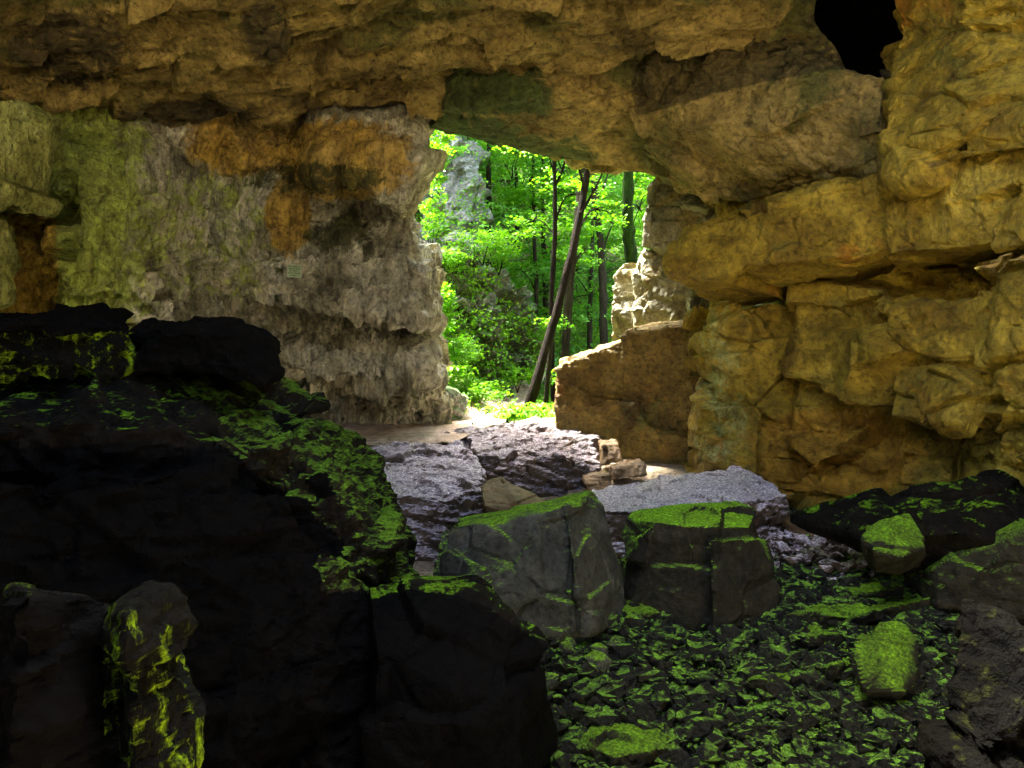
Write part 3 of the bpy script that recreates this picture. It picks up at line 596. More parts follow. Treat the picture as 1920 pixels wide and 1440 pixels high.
B('boulder', 'big grey boulder with a smooth cracked face and a moss-draped right shoulder', 'boulder', 'mossblock', rel_block,
  [[P(838, 985, 9.0), P(930, 982, 8.8), P(1040, 955, 8.8), P(1085, 940, 9.0), P(855, 966, 9.9), P(1000, 945, 10.1), P(1105, 923, 10.0), P(1130, 945, 10.0), P(1150, 1010, 9.8), P(1170, 1100, 9.6),
    P(1172, 1150, 9.6), P(1138, 1165, 8.7), P(1040, 1190, 8.5), P(900, 1170, 8.5), P(822, 1090, 8.8), P(860, 1100, 10), P(1150, 1180, 10.5)],
   [P(1058, 942, 8.85), P(1112, 918, 9.6), P(1138, 948, 9.5), P(1172, 1100, 9.2), P(1168, 1165, 9.0), P(1090, 1185, 8.4), P(1075, 1060, 8.45), P(1130, 1180, 9.6)],
   [P(822, 1040, 8.9), P(850, 1025, 8.8), P(905, 1075, 8.5), P(930, 1180, 8.4), P(830, 1180, 8.6), P(850, 1040, 9.4), P(840, 1180, 9.4)]], .022, .6)
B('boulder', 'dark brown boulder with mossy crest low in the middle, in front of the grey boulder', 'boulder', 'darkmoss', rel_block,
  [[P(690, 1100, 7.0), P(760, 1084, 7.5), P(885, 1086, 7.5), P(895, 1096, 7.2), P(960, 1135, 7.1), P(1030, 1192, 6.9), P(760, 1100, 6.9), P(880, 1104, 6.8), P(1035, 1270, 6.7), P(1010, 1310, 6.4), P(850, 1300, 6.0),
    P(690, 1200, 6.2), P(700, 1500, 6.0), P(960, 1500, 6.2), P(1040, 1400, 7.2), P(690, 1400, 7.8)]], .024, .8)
B('boulder', 'low reddish-brown bench of rock at the foot of the ochre wall', 'boulder', 'brown', rel_block,
  [[P(1474, 976, 11.4), P(1560, 958, 11.3), P(1700, 938, 10.7), P(1780, 930, 10.4), P(1474, 968, 12), P(1700, 934, 11.5), P(1478, 1060, 11.2), P(1620, 1060, 10.8), P(1780, 1060, 10.3), P(1780, 1060, 11.5), P(1478, 1060, 12)]], .03, .6)
for pts, lab in (([P(1128, 835, 14.6), P(1160, 832, 14.8), P(1166, 866, 14.5), P(1130, 872, 14.4)], 'small brown block wedged in the gap under the square-jointed ledge'),
                 ([P(1150, 880, 13.9), P(1208, 868, 14.0), P(1212, 890, 13.8), P(1150, 902, 13.7)], 'low brown block in front of the gap beside the broad silver-topped boulder'),
                 ([P(1095, 898, 13.7), P(1142, 892, 13.8), P(1150, 915, 13.6), P(1100, 925, 13.5)], 'dim block tucked behind the grey boulder near the cave mouth rocks')):
    B('rock_block', lab, 'rock', 'brown', rel_stone, [pts+[(x*1.01, y+.6, z) for x, y, z in pts]], .02, .8)
B('boulder', 'sloping dark slab with a bare crest rising to the right below the ochre wall', 'boulder', 'darkmoss', rel_block,
  [[P(1490, 972, 9.9), P(1600, 948, 9.8), P(1740, 930, 9.5), P(1815, 890, 9.2), P(1860, 886, 9.1), P(1930, 930, 9.0), P(1640, 1010, 9.0), P(1800, 1000, 8.6), P(1930, 1040, 8.5), P(1660, 1060, 9.2), P(1860, 1120, 9.0), P(1900, 900, 10.5), P(1650, 980, 10.4)]], .03, .8)
B('boulder', 'rounded mossy boulder leaning on the sloping dark slab', 'boulder', 'mossy', rel_block,
  [[P(1624, 1010, 8.7), P(1650, 980, 9.0), P(1705, 962, 9.1), P(1738, 990, 8.9), P(1732, 1030, 8.6), P(1690, 1045, 8.4), P(1640, 1035, 8.4), P(1640, 1080, 8.6), P(1740, 1060, 9.2), P(1650, 1010, 9.6)]], .022, .7)
B('boulder', 'large boulder with a steep moss-covered back at the right edge', 'boulder', 'mossy', rel_block,
  [onfloor([P(1700, 1080, 7.7), P(1715, 1055, 7.9), P(1790, 1000, 8.1), P(1880, 948, 8.2), P(1925, 900, 8.3), P(2060, 880, 8.2), P(1760, 1060, 7.3), P(1830, 1000, 7.3), P(1930, 1000, 7.0), P(1760, 1140, 7.2), P(1930, 1160, 6.9), P(2060, 1100, 6.9), P(1705, 1120, 7.7), P(1900, 1120, 9)], 1740, 1120)], .026, .8)
B('boulder', 'small rounded boulder capped with olive moss standing in the rubble on the right', 'boulder', 'mossy', rel_block,
  [onfloor([P(1606, 1200, 6.9), P(1640, 1172, 7.1), P(1690, 1168, 7.2), P(1718, 1200, 7.0), P(1722, 1260, 6.8), P(1690, 1300, 6.6), P(1625, 1290, 6.6), P(1600, 1240, 6.8), P(1660, 1330, 7), P(1700, 1240, 7.6), P(1620, 1240, 7.6)], 1660, 1275)], .028, .45)
B('boulder', 'dark jagged upright rock in the bottom right corner', 'boulder', 'olive', rel_terrace,
  [[P(1772, 1240, 4.3), P(1808, 1130, 4.5), P(1835, 1135, 4.5), P(1860, 1185, 4.4), P(1940, 1225, 4.2), P(2060, 1240, 4.0), P(1750, 1330, 4.2), P(1745, 1460, 4.1), P(1760, 1700, 4.1), P(2060, 1700, 3.9), P(1850, 1400, 3.8), P(2060, 1300, 5), P(1830, 1300, 5.2), P(1780, 1600, 5)]], .018, .7)
for i, (pts, lab) in enumerate((
    ([P(1468, 1150, 8.6), P(1560, 1128, 8.9), P(1748, 1105, 8.9), P(1752, 1120, 8.5), P(1600, 1155, 8.3)], 'long thin mossy slab lying across the rubble on the right'),
    ([P(1540, 1120, 9.2), P(1600, 1095, 9.4), P(1690, 1078, 9.3), P(1700, 1095, 9.0), P(1590, 1125, 8.9)], 'bare pale-rimmed slab just behind the long mossy slab'),
    ([P(1500, 1178, 8.0), P(1530, 1160, 8.2), P(1590, 1165, 8.1), P(1600, 1185, 7.8), P(1520, 1195, 7.7)], 'short mossy slab just in front of the long mossy slab'),
    ([P(1520, 1240, 7.3), P(1560, 1215, 7.5), P(1610, 1212, 7.4), P(1612, 1235, 7.2), P(1560, 1250, 7.0)], 'bright mossy slab touching the left of the olive-capped boulder'),
    ([P(1165, 1135, 8.6), P(1200, 1110, 8.9), P(1245, 1118, 8.8), P(1240, 1150, 8.5), P(1180, 1160, 8.3)], 'moss-crested stone at the foot of the flat-topped mossy block'),
    ([P(1400, 1240, 7.4), P(1455, 1232, 7.5), P(1500, 1255, 7.3), P(1480, 1275, 7.0), P(1400, 1270, 7.0)], 'dark flat stone with a rounded back in the middle of the rubble'),
    ([P(1070, 1380, 5.9), P(1140, 1350, 6.1), P(1265, 1360, 6.0), P(1275, 1400, 5.8), P(1150, 1420, 5.6)], 'broad mossy stone at the bottom centre of the rubble'))):
    pts = onfloor(pts, sum(p[0]/p[1] for p in pts)/len(pts)*F+960, HY-min(p[2]/p[1] for p in pts)*F+4)
    B('rock_slab', lab, 'rock slab', 'mossy', rel_stone, [pts+[(x*.99, y, z-(.14 if i < 6 else .22)) for x, y, z in pts]], .02, 1.0)

# ---- the dark masses on the left
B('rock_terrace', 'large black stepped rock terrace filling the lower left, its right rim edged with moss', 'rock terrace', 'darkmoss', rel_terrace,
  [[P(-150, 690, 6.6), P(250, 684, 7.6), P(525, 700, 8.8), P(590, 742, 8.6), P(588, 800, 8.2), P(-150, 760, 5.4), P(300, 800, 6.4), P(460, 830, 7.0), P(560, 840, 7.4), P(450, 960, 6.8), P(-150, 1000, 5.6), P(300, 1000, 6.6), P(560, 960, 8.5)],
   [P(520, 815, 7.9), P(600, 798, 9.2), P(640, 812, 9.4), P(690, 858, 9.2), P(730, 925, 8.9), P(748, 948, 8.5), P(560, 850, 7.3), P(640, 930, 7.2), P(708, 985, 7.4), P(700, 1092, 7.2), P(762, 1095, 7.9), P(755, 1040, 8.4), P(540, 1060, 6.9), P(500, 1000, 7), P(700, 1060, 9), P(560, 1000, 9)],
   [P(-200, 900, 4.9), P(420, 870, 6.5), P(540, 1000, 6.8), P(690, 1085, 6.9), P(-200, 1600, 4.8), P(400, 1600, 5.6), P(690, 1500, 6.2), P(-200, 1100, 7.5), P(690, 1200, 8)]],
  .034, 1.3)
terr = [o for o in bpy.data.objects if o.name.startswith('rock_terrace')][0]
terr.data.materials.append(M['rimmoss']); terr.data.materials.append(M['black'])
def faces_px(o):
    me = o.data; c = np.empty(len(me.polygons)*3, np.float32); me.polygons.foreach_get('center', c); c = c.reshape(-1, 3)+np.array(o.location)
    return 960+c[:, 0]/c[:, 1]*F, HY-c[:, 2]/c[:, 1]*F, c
px_, py_, c_ = faces_px(terr); terr.data.polygons.foreach_set('material_index', np.where((px_+330*fbm(c_.astype(float)*1.3, 5, 88) > 540+.35*(py_-850)) & (py_ < 1110), 1, np.where((py_ > 820+60*fbm(c_.astype(float), 3, 89)), 2, 0)).astype(np.int32))  # moss only on lit edges; the shade lower down is painted black
B('rock_slab', 'upper black slab at the left edge with a green-lit mossy fringe below the green wall', 'rock slab', 'streak', rel_bed,
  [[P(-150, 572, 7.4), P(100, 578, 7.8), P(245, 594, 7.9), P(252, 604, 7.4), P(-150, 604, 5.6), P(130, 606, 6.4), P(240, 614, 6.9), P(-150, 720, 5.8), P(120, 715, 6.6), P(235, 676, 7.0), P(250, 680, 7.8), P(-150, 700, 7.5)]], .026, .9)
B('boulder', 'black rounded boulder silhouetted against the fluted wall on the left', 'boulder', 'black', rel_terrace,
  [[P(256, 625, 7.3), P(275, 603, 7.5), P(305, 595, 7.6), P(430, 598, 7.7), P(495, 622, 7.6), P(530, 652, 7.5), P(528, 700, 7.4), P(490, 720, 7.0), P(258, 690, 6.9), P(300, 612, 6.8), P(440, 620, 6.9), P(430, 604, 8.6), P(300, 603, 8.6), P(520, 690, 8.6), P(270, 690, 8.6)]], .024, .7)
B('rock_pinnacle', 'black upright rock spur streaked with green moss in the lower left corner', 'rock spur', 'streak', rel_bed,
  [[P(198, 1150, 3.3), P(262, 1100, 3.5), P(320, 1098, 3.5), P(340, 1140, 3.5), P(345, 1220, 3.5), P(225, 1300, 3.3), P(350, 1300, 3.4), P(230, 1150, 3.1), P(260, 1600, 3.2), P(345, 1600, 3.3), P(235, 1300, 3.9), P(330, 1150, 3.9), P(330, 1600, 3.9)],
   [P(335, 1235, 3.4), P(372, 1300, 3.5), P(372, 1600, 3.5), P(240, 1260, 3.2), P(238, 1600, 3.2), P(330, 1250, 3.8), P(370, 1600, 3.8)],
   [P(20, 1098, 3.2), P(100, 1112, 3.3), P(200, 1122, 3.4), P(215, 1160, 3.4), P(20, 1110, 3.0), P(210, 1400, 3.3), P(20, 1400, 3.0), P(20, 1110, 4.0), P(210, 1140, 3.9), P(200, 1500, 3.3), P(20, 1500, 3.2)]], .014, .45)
B('boulder', 'pale flat stone lying at the foot of the fluted wall beside the clay path', 'boulder', 'pale', rel_stone,
  [[P(588, 775, 17.2), P(620, 768, 17.4), P(645, 778, 17.2), P(645, 786, 16.9), P(590, 790, 16.8), P(588, 795, 17.4), P(645, 795, 17.4)]], .025, .8)
B('boulder', 'pale angular stone sticking up at the near edge of the clay path', 'boulder', 'soil', rel_stone,
  [[P(638, 812, 13.6), P(648, 800, 13.9), P(668, 812, 13.8), P(690, 835, 13.6), P(640, 850, 13.4), P(690, 850, 13.9), P(640, 830, 14.2)]], .02, .7)

spur = bpy.data.objects['rock_pinnacle']; spur.data.materials.append(M['black']); px_, py_, c_ = faces_px(spur)
spur.data.polygons.foreach_set('material_index', ((px_ < 196) & (py_ > 1118)).astype(np.int32))
dk = [o for o in bpy.data.objects if o.get('label', '').startswith('dark brown boulder with mossy crest')][0]
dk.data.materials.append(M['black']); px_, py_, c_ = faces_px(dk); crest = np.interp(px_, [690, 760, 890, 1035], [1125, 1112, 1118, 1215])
dk.data.polygons.foreach_set('material_index', (py_ > crest+25*fbm(c_.astype(float)*3, 3, 90)).astype(np.int32))  # below the crest the shade is painted in with black
us = [o for o in bpy.data.objects if o.get('label', '').startswith('upper black slab')][0]
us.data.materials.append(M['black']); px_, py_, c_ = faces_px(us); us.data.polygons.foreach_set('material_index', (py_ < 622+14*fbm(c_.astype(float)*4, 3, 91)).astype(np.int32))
# ---- loose stones: a few prototypes copied over the floor
def stone_proto(mat, sx, sy, sz, seed):
    r = np.random.default_rng(seed); pts = [tuple(v/np.linalg.norm(v)*np.array([sx, sy, sz])*r.uniform(.8, 1.05)) for v in r.normal(size=(16, 3))]
    o = rock('stone', [pts], .055, M[mat], lambda p, s: rel_stone(p*.45+seed, 1)*1.6, 1.0, origin=(0, 0, 0), soften=1)
    return o
def scatter(protos, spots, label, group, cat='stone'):
    for i, (x, y, z, s) in enumerate(spots):
        pr = protos[i % len(protos)]
        if i < len(protos): o = pr
        else: o = pr.copy(); COL.objects.link(o)
        o.location = (x, y, z); o.scale = (s,)*3
        o.rotation_euler = (random.uniform(-.35, .35), random.uniform(-.35, .35), random.uniform(0, 6.28)); tag(o, label, cat, group)
sp = []
tries = 0
while len(sp) < 290 and tries < 20000:
    tries += 1
    y = random.uniform(6.6, 9.6); px = random.uniform(930, 1760); x = (px-960)/F*y
    z = float(floor_z(np.array(x), np.array(y))); py = HY-z/y*F
    if y > 8.75 and 1160 < px < 1470: continue
    if px < 930+max(0, (1330-py))*.28*0: continue
    s = random.choice([.09, .12, .15, .19, .26])*random.uniform(.8, 1.2)
    if any((x-a)**2+(y-b)**2 < (.6*(s+c))**2 for a, b, _, c in sp): continue
    sp.append((x, y, z+.02, s))
scatter([stone_proto('floormoss', 1.0, .75, .5, 500+k) for k in range(7)], sp, 'moss-covered stone among the rubble on the cave floor', 'mossy stones strewn over the cave floor')
sp = [(*P(random.uniform(1462, 1650), 0, 1)[:1], 0, 0, 0) for _ in range(0)]
for _ in range(34):
    d = random.uniform(9.7, 10.9); px = random.uniform(1462, 1645); x = (px-960)/F*d
    sp.append((x, d, float(floor_z(np.array(x), np.array(d)))+.14, random.choice([.08, .11, .15])))
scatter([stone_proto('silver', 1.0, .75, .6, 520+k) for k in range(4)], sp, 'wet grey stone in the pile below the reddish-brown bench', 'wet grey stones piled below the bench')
sp = []
for _ in range(26):
    y = random.uniform(14.3, 17.4); px = random.uniform(640, 900); sp.append(((px-960)/F*y, y, -2.02, random.choice([.03, .05, .08])))
scatter([stone_proto('soil', 1.0, .8, .5, 540+k) for k in range(3)], sp, 'small loose stone on the clay path', 'small stones on the clay path')
sp = []
for _ in range(22):
    d = random.uniform(8.2, 9.2); px = random.uniform(930, 1170); x = (px-960)/F*d
    sp.append((x, d-.25, float(floor_z(np.array(x), np.array(d-.25)))+.08, random.choice([.12, .17, .22])))
scatter([stone_proto('mossblock', 1.0, .8, .7, 560+k) for k in range(4)], sp, 'grey fallen stone at the foot of the big grey boulder', 'grey stones at the foot of the big boulder')

# the fine rubble between them, past counting
def rubble(name, n, x0, x1, y0, y1, smin, smax, mat, seed, skip):
    r = np.random.default_rng(seed); V, Q, off = [], [], 0; pr = []
    for k in range(12):
        bm = hull_pts([tuple(v/np.linalg.norm(v)*np.array([1, .8, .62])*r.uniform(.75, 1.1)) for v in r.normal(size=(18, 3))])
        bmesh.ops.subdivide_edges(bm, edges=bm.edges, cuts=1, use_grid_fill=True); bmesh.ops.triangulate(bm, faces=bm.faces)
        bm.verts.index_update(); a = np.array([v.co[:] for v in bm.verts]); a += .09*r.normal(size=a.shape); pr.append((a, np.array([[v.index for v in f.verts] for f in bm.faces]))); bm.free()
    xs = r.uniform(x0, x1, n); ys = r.uniform(y0, y1, n); zs = floor_z(xs, ys); sc = smin*(smax/smin)**(r.uniform(0, 1, n)**2)
    for i in range(n):
        if skip(xs[i], ys[i]): continue
        a, q = pr[i % 12]; az, tx, ty = r.uniform(0, 6.28), r.normal(0, .3), r.normal(0, .3)
        m = np.array(Matrix.Rotation(az, 3, 'Z')@Matrix.Rotation(tx, 3, 'X')@Matrix.Rotation(ty, 3, 'Y'))
        V.append(a@m.T*sc[i]+[xs[i], ys[i], zs[i]+.03]); Q.append(q+off); off += len(a)
    o = mesh_from(name, np.concatenate(V), np.concatenate(Q), M[mat]); tag(o, kind='stuff')
rubble('rubble', 3600, -.6, 5.6, 6.3, 10.2, .04, .21, 'floormoss', 31, lambda x, y: (x-960*0)/y < -.02 and y < 8)
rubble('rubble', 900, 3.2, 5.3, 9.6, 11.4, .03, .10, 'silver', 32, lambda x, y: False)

# ---- sign on the wall
sg = empty('information_sign', P(552, 508, 15.9)); tag(sg, 'small framed green notice fixed to the fluted wall', 'sign')
rz = Matrix.Rotation(.12, 4, 'Z')@Matrix.Rotation(.05, 4, 'Y')
def boxm(name, w, h, t, y, mat, parent, bev=.004):
    bm = bmesh.new(); bmesh.ops.create_cube(bm, size=1); bmesh.ops.scale(bm, vec=(w, t, h), verts=bm.verts); bmesh.ops.translate(bm, vec=(0, y, 0), verts=bm.verts)
    bmesh.ops.bevel(bm, geom=bm.edges, offset=bev, segments=2, affect='EDGES')
    me = bpy.data.meshes.new(name); bm.to_mesh(me); bm.free(); me.materials.append(mat)
    o = bpy.data.objects.new(name, me); COL.objects.link(o); o.parent = parent; return o
sg.matrix_world = Matrix.Translation(P(552, 508, 15.75))@rz
boxm('panel', .235, .225, .02, 0, plain_mat('sign_panel', (.36, .50, .30)), sg)
fm = plain_mat('sign_frame', (.45, .55, .42)); bm = bmesh.new()
for cxx, cz, w, h in ((0, .119, .262, .016), (0, -.119, .262, .016), (.123, 0, .016, .222), (-.123, 0, .016, .222)):
    g = bmesh.ops.create_cube(bm, size=1); bmesh.ops.scale(bm, vec=(w, .034, h), verts=g['verts']); bmesh.ops.translate(bm, vec=(cxx, -.002, cz), verts=g['verts'])
me = bpy.data.meshes.new('frame'); bm.to_mesh(me); bm.free(); me.materials.append(fm); o = bpy.data.objects.new('frame', me); COL.objects.link(o); o.parent = sg
tm = plain_mat('sign_ink', (.01, .06, .02))
cu = bpy.data.curves.new('t', 'FONT'); cu.body = 'Diese Höhle ist\nNaturdenkmal\nim Winter\nist der Zutritt\nverboten'; cu.size = .043; cu.align_x = 'CENTER'; cu.align_y = 'CENTER'; cu.extrude = .001; cu.offset = .0012
to = bpy.data.objects.new('t', cu); COL.objects.link(to); dg = bpy.context.evaluated_depsgraph_get(); dg.update()
tme = bpy.data.meshes.new_from_object(to.evaluated_get(dg)); bpy.data.objects.remove(to)
tme.transform(Matrix.Rotation(R(90), 4, 'X')); tme.materials.clear(); tme.materials.append(tm)
o = bpy.data.objects.new('lettering', tme); COL.objects.link(o); o.parent = sg; o.location = (0, -.013, 0)

# ================================================================== OUTDOORS
def tube(path, radii, k=9, rough=.12, seed=0, sub=6):
    pts = np.array(path, float); n = len(pts); t = np.linspace(0, n-1, (n-1)*sub+1); i = np.minimum(t.astype(int), n-2); f = (t-i)[:, None]
    def g(a): return pts[np.clip(a, 0, n-1)]
    p0, p1, p2, p3 = g(i-1), g(i), g(i+1), g(i+2)
    C = .5*((2*p1)+(-p0+p2)*f+(2*p0-5*p1+4*p2-p3)*f**2+(-p0+3*p1-3*p2+p3)*f**3)
    r = np.interp(t, np.arange(n), radii)
    T = np.gradient(C, axis=0); T /= np.linalg.norm(T, axis=1, keepdims=True)
    up = np.array([0, 1, .1]); A = np.cross(T, up); A /= np.linalg.norm(A, axis=1, keepdims=True)+1e-9; Bv = np.cross(T, A)
    th = np.linspace(0, 2*np.pi, k, endpoint=False)
    rr_ = r[:, None]*(1+rough*rng.normal(size=(len(C), k)))
    V = C[:, None]+rr_[..., None]*(A[:, None]*np.cos(th)[None, :, None]+Bv[:, None]*np.sin(th)[None, :, None])
    idx = np.arange(len(C)*k).reshape(len(C), k); j = np.roll(idx, -1, 1)
    q = np.stack([idx[:-1], j[:-1], j[1:], idx[1:]], -1).reshape(-1, 4)
    return V.reshape(-1, 3), q
class Bag:
    def __init__(s): s.V, s.Q, s.n = [], [], 0
    def add(s, V, Q): s.V.append(V); s.Q.append(Q+s.n); s.n += len(V)
    def build(s, name, mat, parent=None, smooth=True): return mesh_from(name, np.concatenate(s.V), np.concatenate(s.Q), mat, parent, smooth)

def leaves(name, centres, size, mat, parent=None, droop=.35, seed=0):
    """every leaf is a small folded pair of triangles around its midrib"""
    r = np.random.default_rng(seed); n = len(centres); c = np.asarray(centres)
    az = r.uniform(0, 2*np.pi, n); el = r.normal(0, droop, n); tw = r.normal(0, droop, n)
    d = np.stack([np.cos(az)*np.cos(el), np.sin(az)*np.cos(el), np.sin(el)], 1)
    s = np.stack([-np.sin(az), np.cos(az), np.zeros(n)], 1); u = np.cross(d, s)
    s2 = s*np.cos(tw)[:, None]+u*np.sin(tw)[:, None]
    sz = size*r.uniform(.6, 1.35, n)[:, None]
    fold = u*.18
    V = np.stack([c-d*sz*.5, c+(s2*.34+fold)*sz, c+d*sz*.5, c-(s2*.34-fold)*sz], 1).reshape(-1, 3)
    b = np.arange(n)*4
    T = np.concatenate([np.stack([b, b+1, b+2], 1), np.stack([b, b+2, b+3], 1)])
    o = mesh_from(name, V, T, mat, parent)
    a = o.data.attributes.new('tint', 'FLOAT', 'POINT'); a.data.foreach_set('value', np.repeat(np.clip(r.beta(2, 2, n)+.25*vnoise(c*1.3, 9), 0, 1), 4).astype(np.float32))
    return o
def sprays(r, centre, rad, count, per, flat=.16):
    """leaf points in flat layered sprays inside an uneven crown volume"""
    out = []
    for _ in range(count):
        v = r.normal(size=3); v /= np.linalg.norm(v); q = np.array(centre)+v*np.array(rad)*r.uniform(.25, 1)**.6
        a = r.uniform(0, 2*np.pi); L = r.uniform(.35, .95)*min(rad[0], 1.3); w = L*.45
        n = int(per*r.uniform(.6, 1.4)); t = r.uniform(-1, 1, n); k = r.normal(0, .5, n)*(1-np.abs(t)*.7)
        px = t*L; py = k*w
        out.append(np.stack([q[0]+px*np.cos(a)-py*np.sin(a), q[1]+px*np.sin(a)+py*np.cos(a), q[2]+r.normal(0, .05, n)-flat*(np.abs(t)**1.5)*L], 1))
    return np.concatenate(out)

def tree(label, path, radii, bark, crowns, leafsize=.11, mat='leaf', limbs=(), group=None, seed=0, per=34):
    base = path[0]; t = empty('tree', base); tag(t, label, 'tree', group)
    off = np.array(base); bg = Bag()
    V, Q = tube(path, radii, seed=seed); bg.add(V-off, Q)
    for lp, lr in limbs:
        V, Q = tube(lp, lr, k=6, sub=4); bg.add(V-off, Q)
    r = np.random.default_rng(seed+1000); pts = []
    for c, rad, cnt in crowns:
        pts.append(sprays(r, c, rad, cnt, per))
        # limb from the trunk toward every crown lobe
        j = min(range(len(path)), key=lambda i: abs(path[i][2]-(c[2]-.6))); a = np.array(path[j]); e = np.array(c); m_ = (a+e)/2+np.array([0, 0, .25])
        V, Q = tube([a, m_, e], [radii[j]*.4, radii[j]*.25, .012], k=5, sub=4); bg.add(V-off, Q)
        for _ in range(4):
            e2 = e+r.normal(size=3)*np.array(rad)*.6; V, Q = tube([m_*.5+e*.5, (m_+e2)/2+[0, 0, .1], e2], [.02, .014, .006], k=4, sub=3); bg.add(V-off, Q)
    bg.build('trunk', M[bark], t)
    if pts: leaves('crown', np.concatenate(pts)-off, leafsize, M[mat], t, seed=seed)
    return t
def gz(x, y): return float(ground_z(np.array(float(x)), np.array(float(y))))
def foot(px, py, d): p = P(px, py, d); return (p[0], p[1], gz(p[0], p[1])-.1)

tree('dark leaning tree crossing in front of the others at the cave mouth', [foot(985, 775, 20), P(1005, 715, 20.1), P(1050, 560, 20.4), P(1080, 440, 20.6), P(1102, 310, 20.9), P(1110, 200, 21), P(1125, 60, 21.2)],
     [.15, .125, .11, .10, .095, .085, .07], 'bark', [(P(1150, 170, 21), (2.2, 1.6, 1.2), 40), (P(1060, 250, 21.5), (1.3, 1.2, .7), 22), (P(1130, 390, 22.5), (.8, .8, .5), 12)],
     limbs=[([P(1088, 400, 20.6), P(1118, 350, 20.8), P(1135, 310, 21)], [.045, .03, .015]), ([P(1095, 350, 20.7), P(1080, 300, 20.6), P(1065, 270, 20.6)], [.04, .03, .015])], seed=1)
tree('slim dark tree that forks high up, left of the leaning tree', [foot(1040, 770, 21.5), P(1036, 700, 21.5), P(1034, 560, 21.6), P(1040, 440, 21.7), P(1040, 330, 21.8), P(1036, 200, 22)],
     [.085, .075, .07, .065, .055, .04], 'bark', [(P(1000, 230, 22), (1.6, 1.4, 1.0), 26), (P(1060, 330, 22.5), (.9, .9, .5), 12), (P(985, 420, 22.5), (.9, .9, .5), 10)],
     limbs=[([P(1040, 350, 21.8), P(1056, 315, 21.8), P(1062, 280, 21.8)], [.045, .03, .02]), ([P(1038, 430, 21.7), P(1060, 370, 21.6), P(1100, 365, 21.5)], [.03, .022, .012])], seed=2)
tree('pale brown tree standing close behind the leaning tree', [foot(1058, 690, 23.5), P(1060, 660, 23.5), P(1070, 520, 23.5), P(1082, 420, 23.5), P(1092, 300, 23.6), P(1098, 150, 23.8)],
     [.14, .13, .115, .105, .09, .07], 'bark_light', [(P(1120, 220, 24), (1.8, 1.4, 1.1), 26), (P(1100, 470, 24), (.8, .8, .4), 10)], seed=3)
tree('straight grey-brown tree halfway between the leaning tree and the mossy one', [foot(1132, 655, 26), P(1132, 600, 26), P(1128, 480, 26), P(1120, 390, 26), P(1110, 300, 26.2), P(1106, 150, 26.4)],
     [.14, .13, .115, .10, .085, .06], 'bark_light', [(P(1150, 260, 26), (1.8, 1.5, 1.1), 26), (P(1160, 410, 26.5), (1.0, 1, .5), 12), (P(1140, 540, 27), (.9, .9, .4), 8)],
     limbs=[([P(1124, 420, 26), P(1098, 385, 25.8), P(1075, 360, 25.6)], [.05, .035, .015]), ([P(1126, 520, 26), P(1150, 505, 26), P(1172, 500, 26)], [.04, .03, .015]), ([P(1118, 380, 26), P(1136, 340, 26), P(1142, 300, 26)], [.04, .03, .015])], seed=4)
tree('thick tree with a bright mossy trunk beside the pale rock pillar', [foot(1192, 640, 23), P(1190, 560, 23), P(1182, 470, 23), P(1177, 400, 23), P(1178, 310, 23), P(1174, 150, 23)],
     [.22, .20, .18, .165, .15, .12], 'bark_moss', [(P(1200, 240, 23), (1.6, 1.4, 1.0), 22), (P(1205, 400, 24.5), (.5, .8, .8), 8)], seed=5)
tree('dark sapling rising at the foot of the leaning tree', [foot(1022, 770, 20.8), P(1026, 720, 20.8), P(1032, 660, 20.8), P(1042, 600, 20.9), P(1050, 540, 21)],
     [.07, .065, .055, .04, .02], 'bark_light', [(P(1050, 700, 20.9), (.5, .5, .3), 7), (P(1040, 600, 21), (.4, .4, .3), 6)], leafsize=.09, seed=6)
# the wood behind: individual trees climbing the slope
lab = ['slender distant tree with feathery green leaves on the slope behind the mouth', 'distant tree with blue-green leaves on the slope behind the mouth']
protos = []
for k in range(4):
    h = 9+k; r = np.random.default_rng(40+k)
    crowns = [((r.normal(0, 1.0), r.normal(0, 1.0), z), (2.0-.08*z, 2.0-.08*z, .75), 24) for z in np.linspace(1.6, h, 8)]
    t = tree('x', [(0, 0, -.3), (.05*k, 0, 2), (.1, .1, 5), (0, .1, h-.5)], [.10, .085, .06, .02], 'bark_light', crowns, leafsize=.17, mat='leaf_far' if k % 2 else 'leaf', seed=50+k, per=30)
    protos.append(t)
def copy_tree(o):
    c = o.copy(); COL.objects.link(c)
    for ch in [x for x in bpy.data.objects if x.parent == o]:
        d = ch.copy(); COL.objects.link(d); d.parent = c
    return c
kids = {p: [x for x in bpy.data.objects if x.parent == p] for p in protos}
spots = []
rt = random.Random(11)
for row, y in enumerate((27.5, 31, 34.5, 38.5, 43, 48, 54, 61)):
    w0, w1 = (-.16*y-1.0, .20*y+1.5)
    n = int((w1-w0)/(2.3+.18*row))
    for i in range(n):
        x = w0+(i+rt.uniform(.1, .9))*(w1-w0)/n
        spots.append((x, y+rt.uniform(-1.2, 1.2)))
for i, (x, y) in enumerate(spots):
    p = protos[i % 4]
    if i < 4: o = p
    else:
        o = p.copy(); COL.objects.link(o)
        for ch in kids[p]:
            d = ch.copy(); COL.objects.link(d); d.parent = o
    o.location = (x, y, gz(x, y)-.1); o.rotation_euler = (0, 0, rt.uniform(0, 6.28)); s = rt.uniform(.85, 1.2); o.scale = (s, s, s)
    tag(o, lab[(i % 4) % 2], 'tree', 'trees on the slope behind the cave mouth')

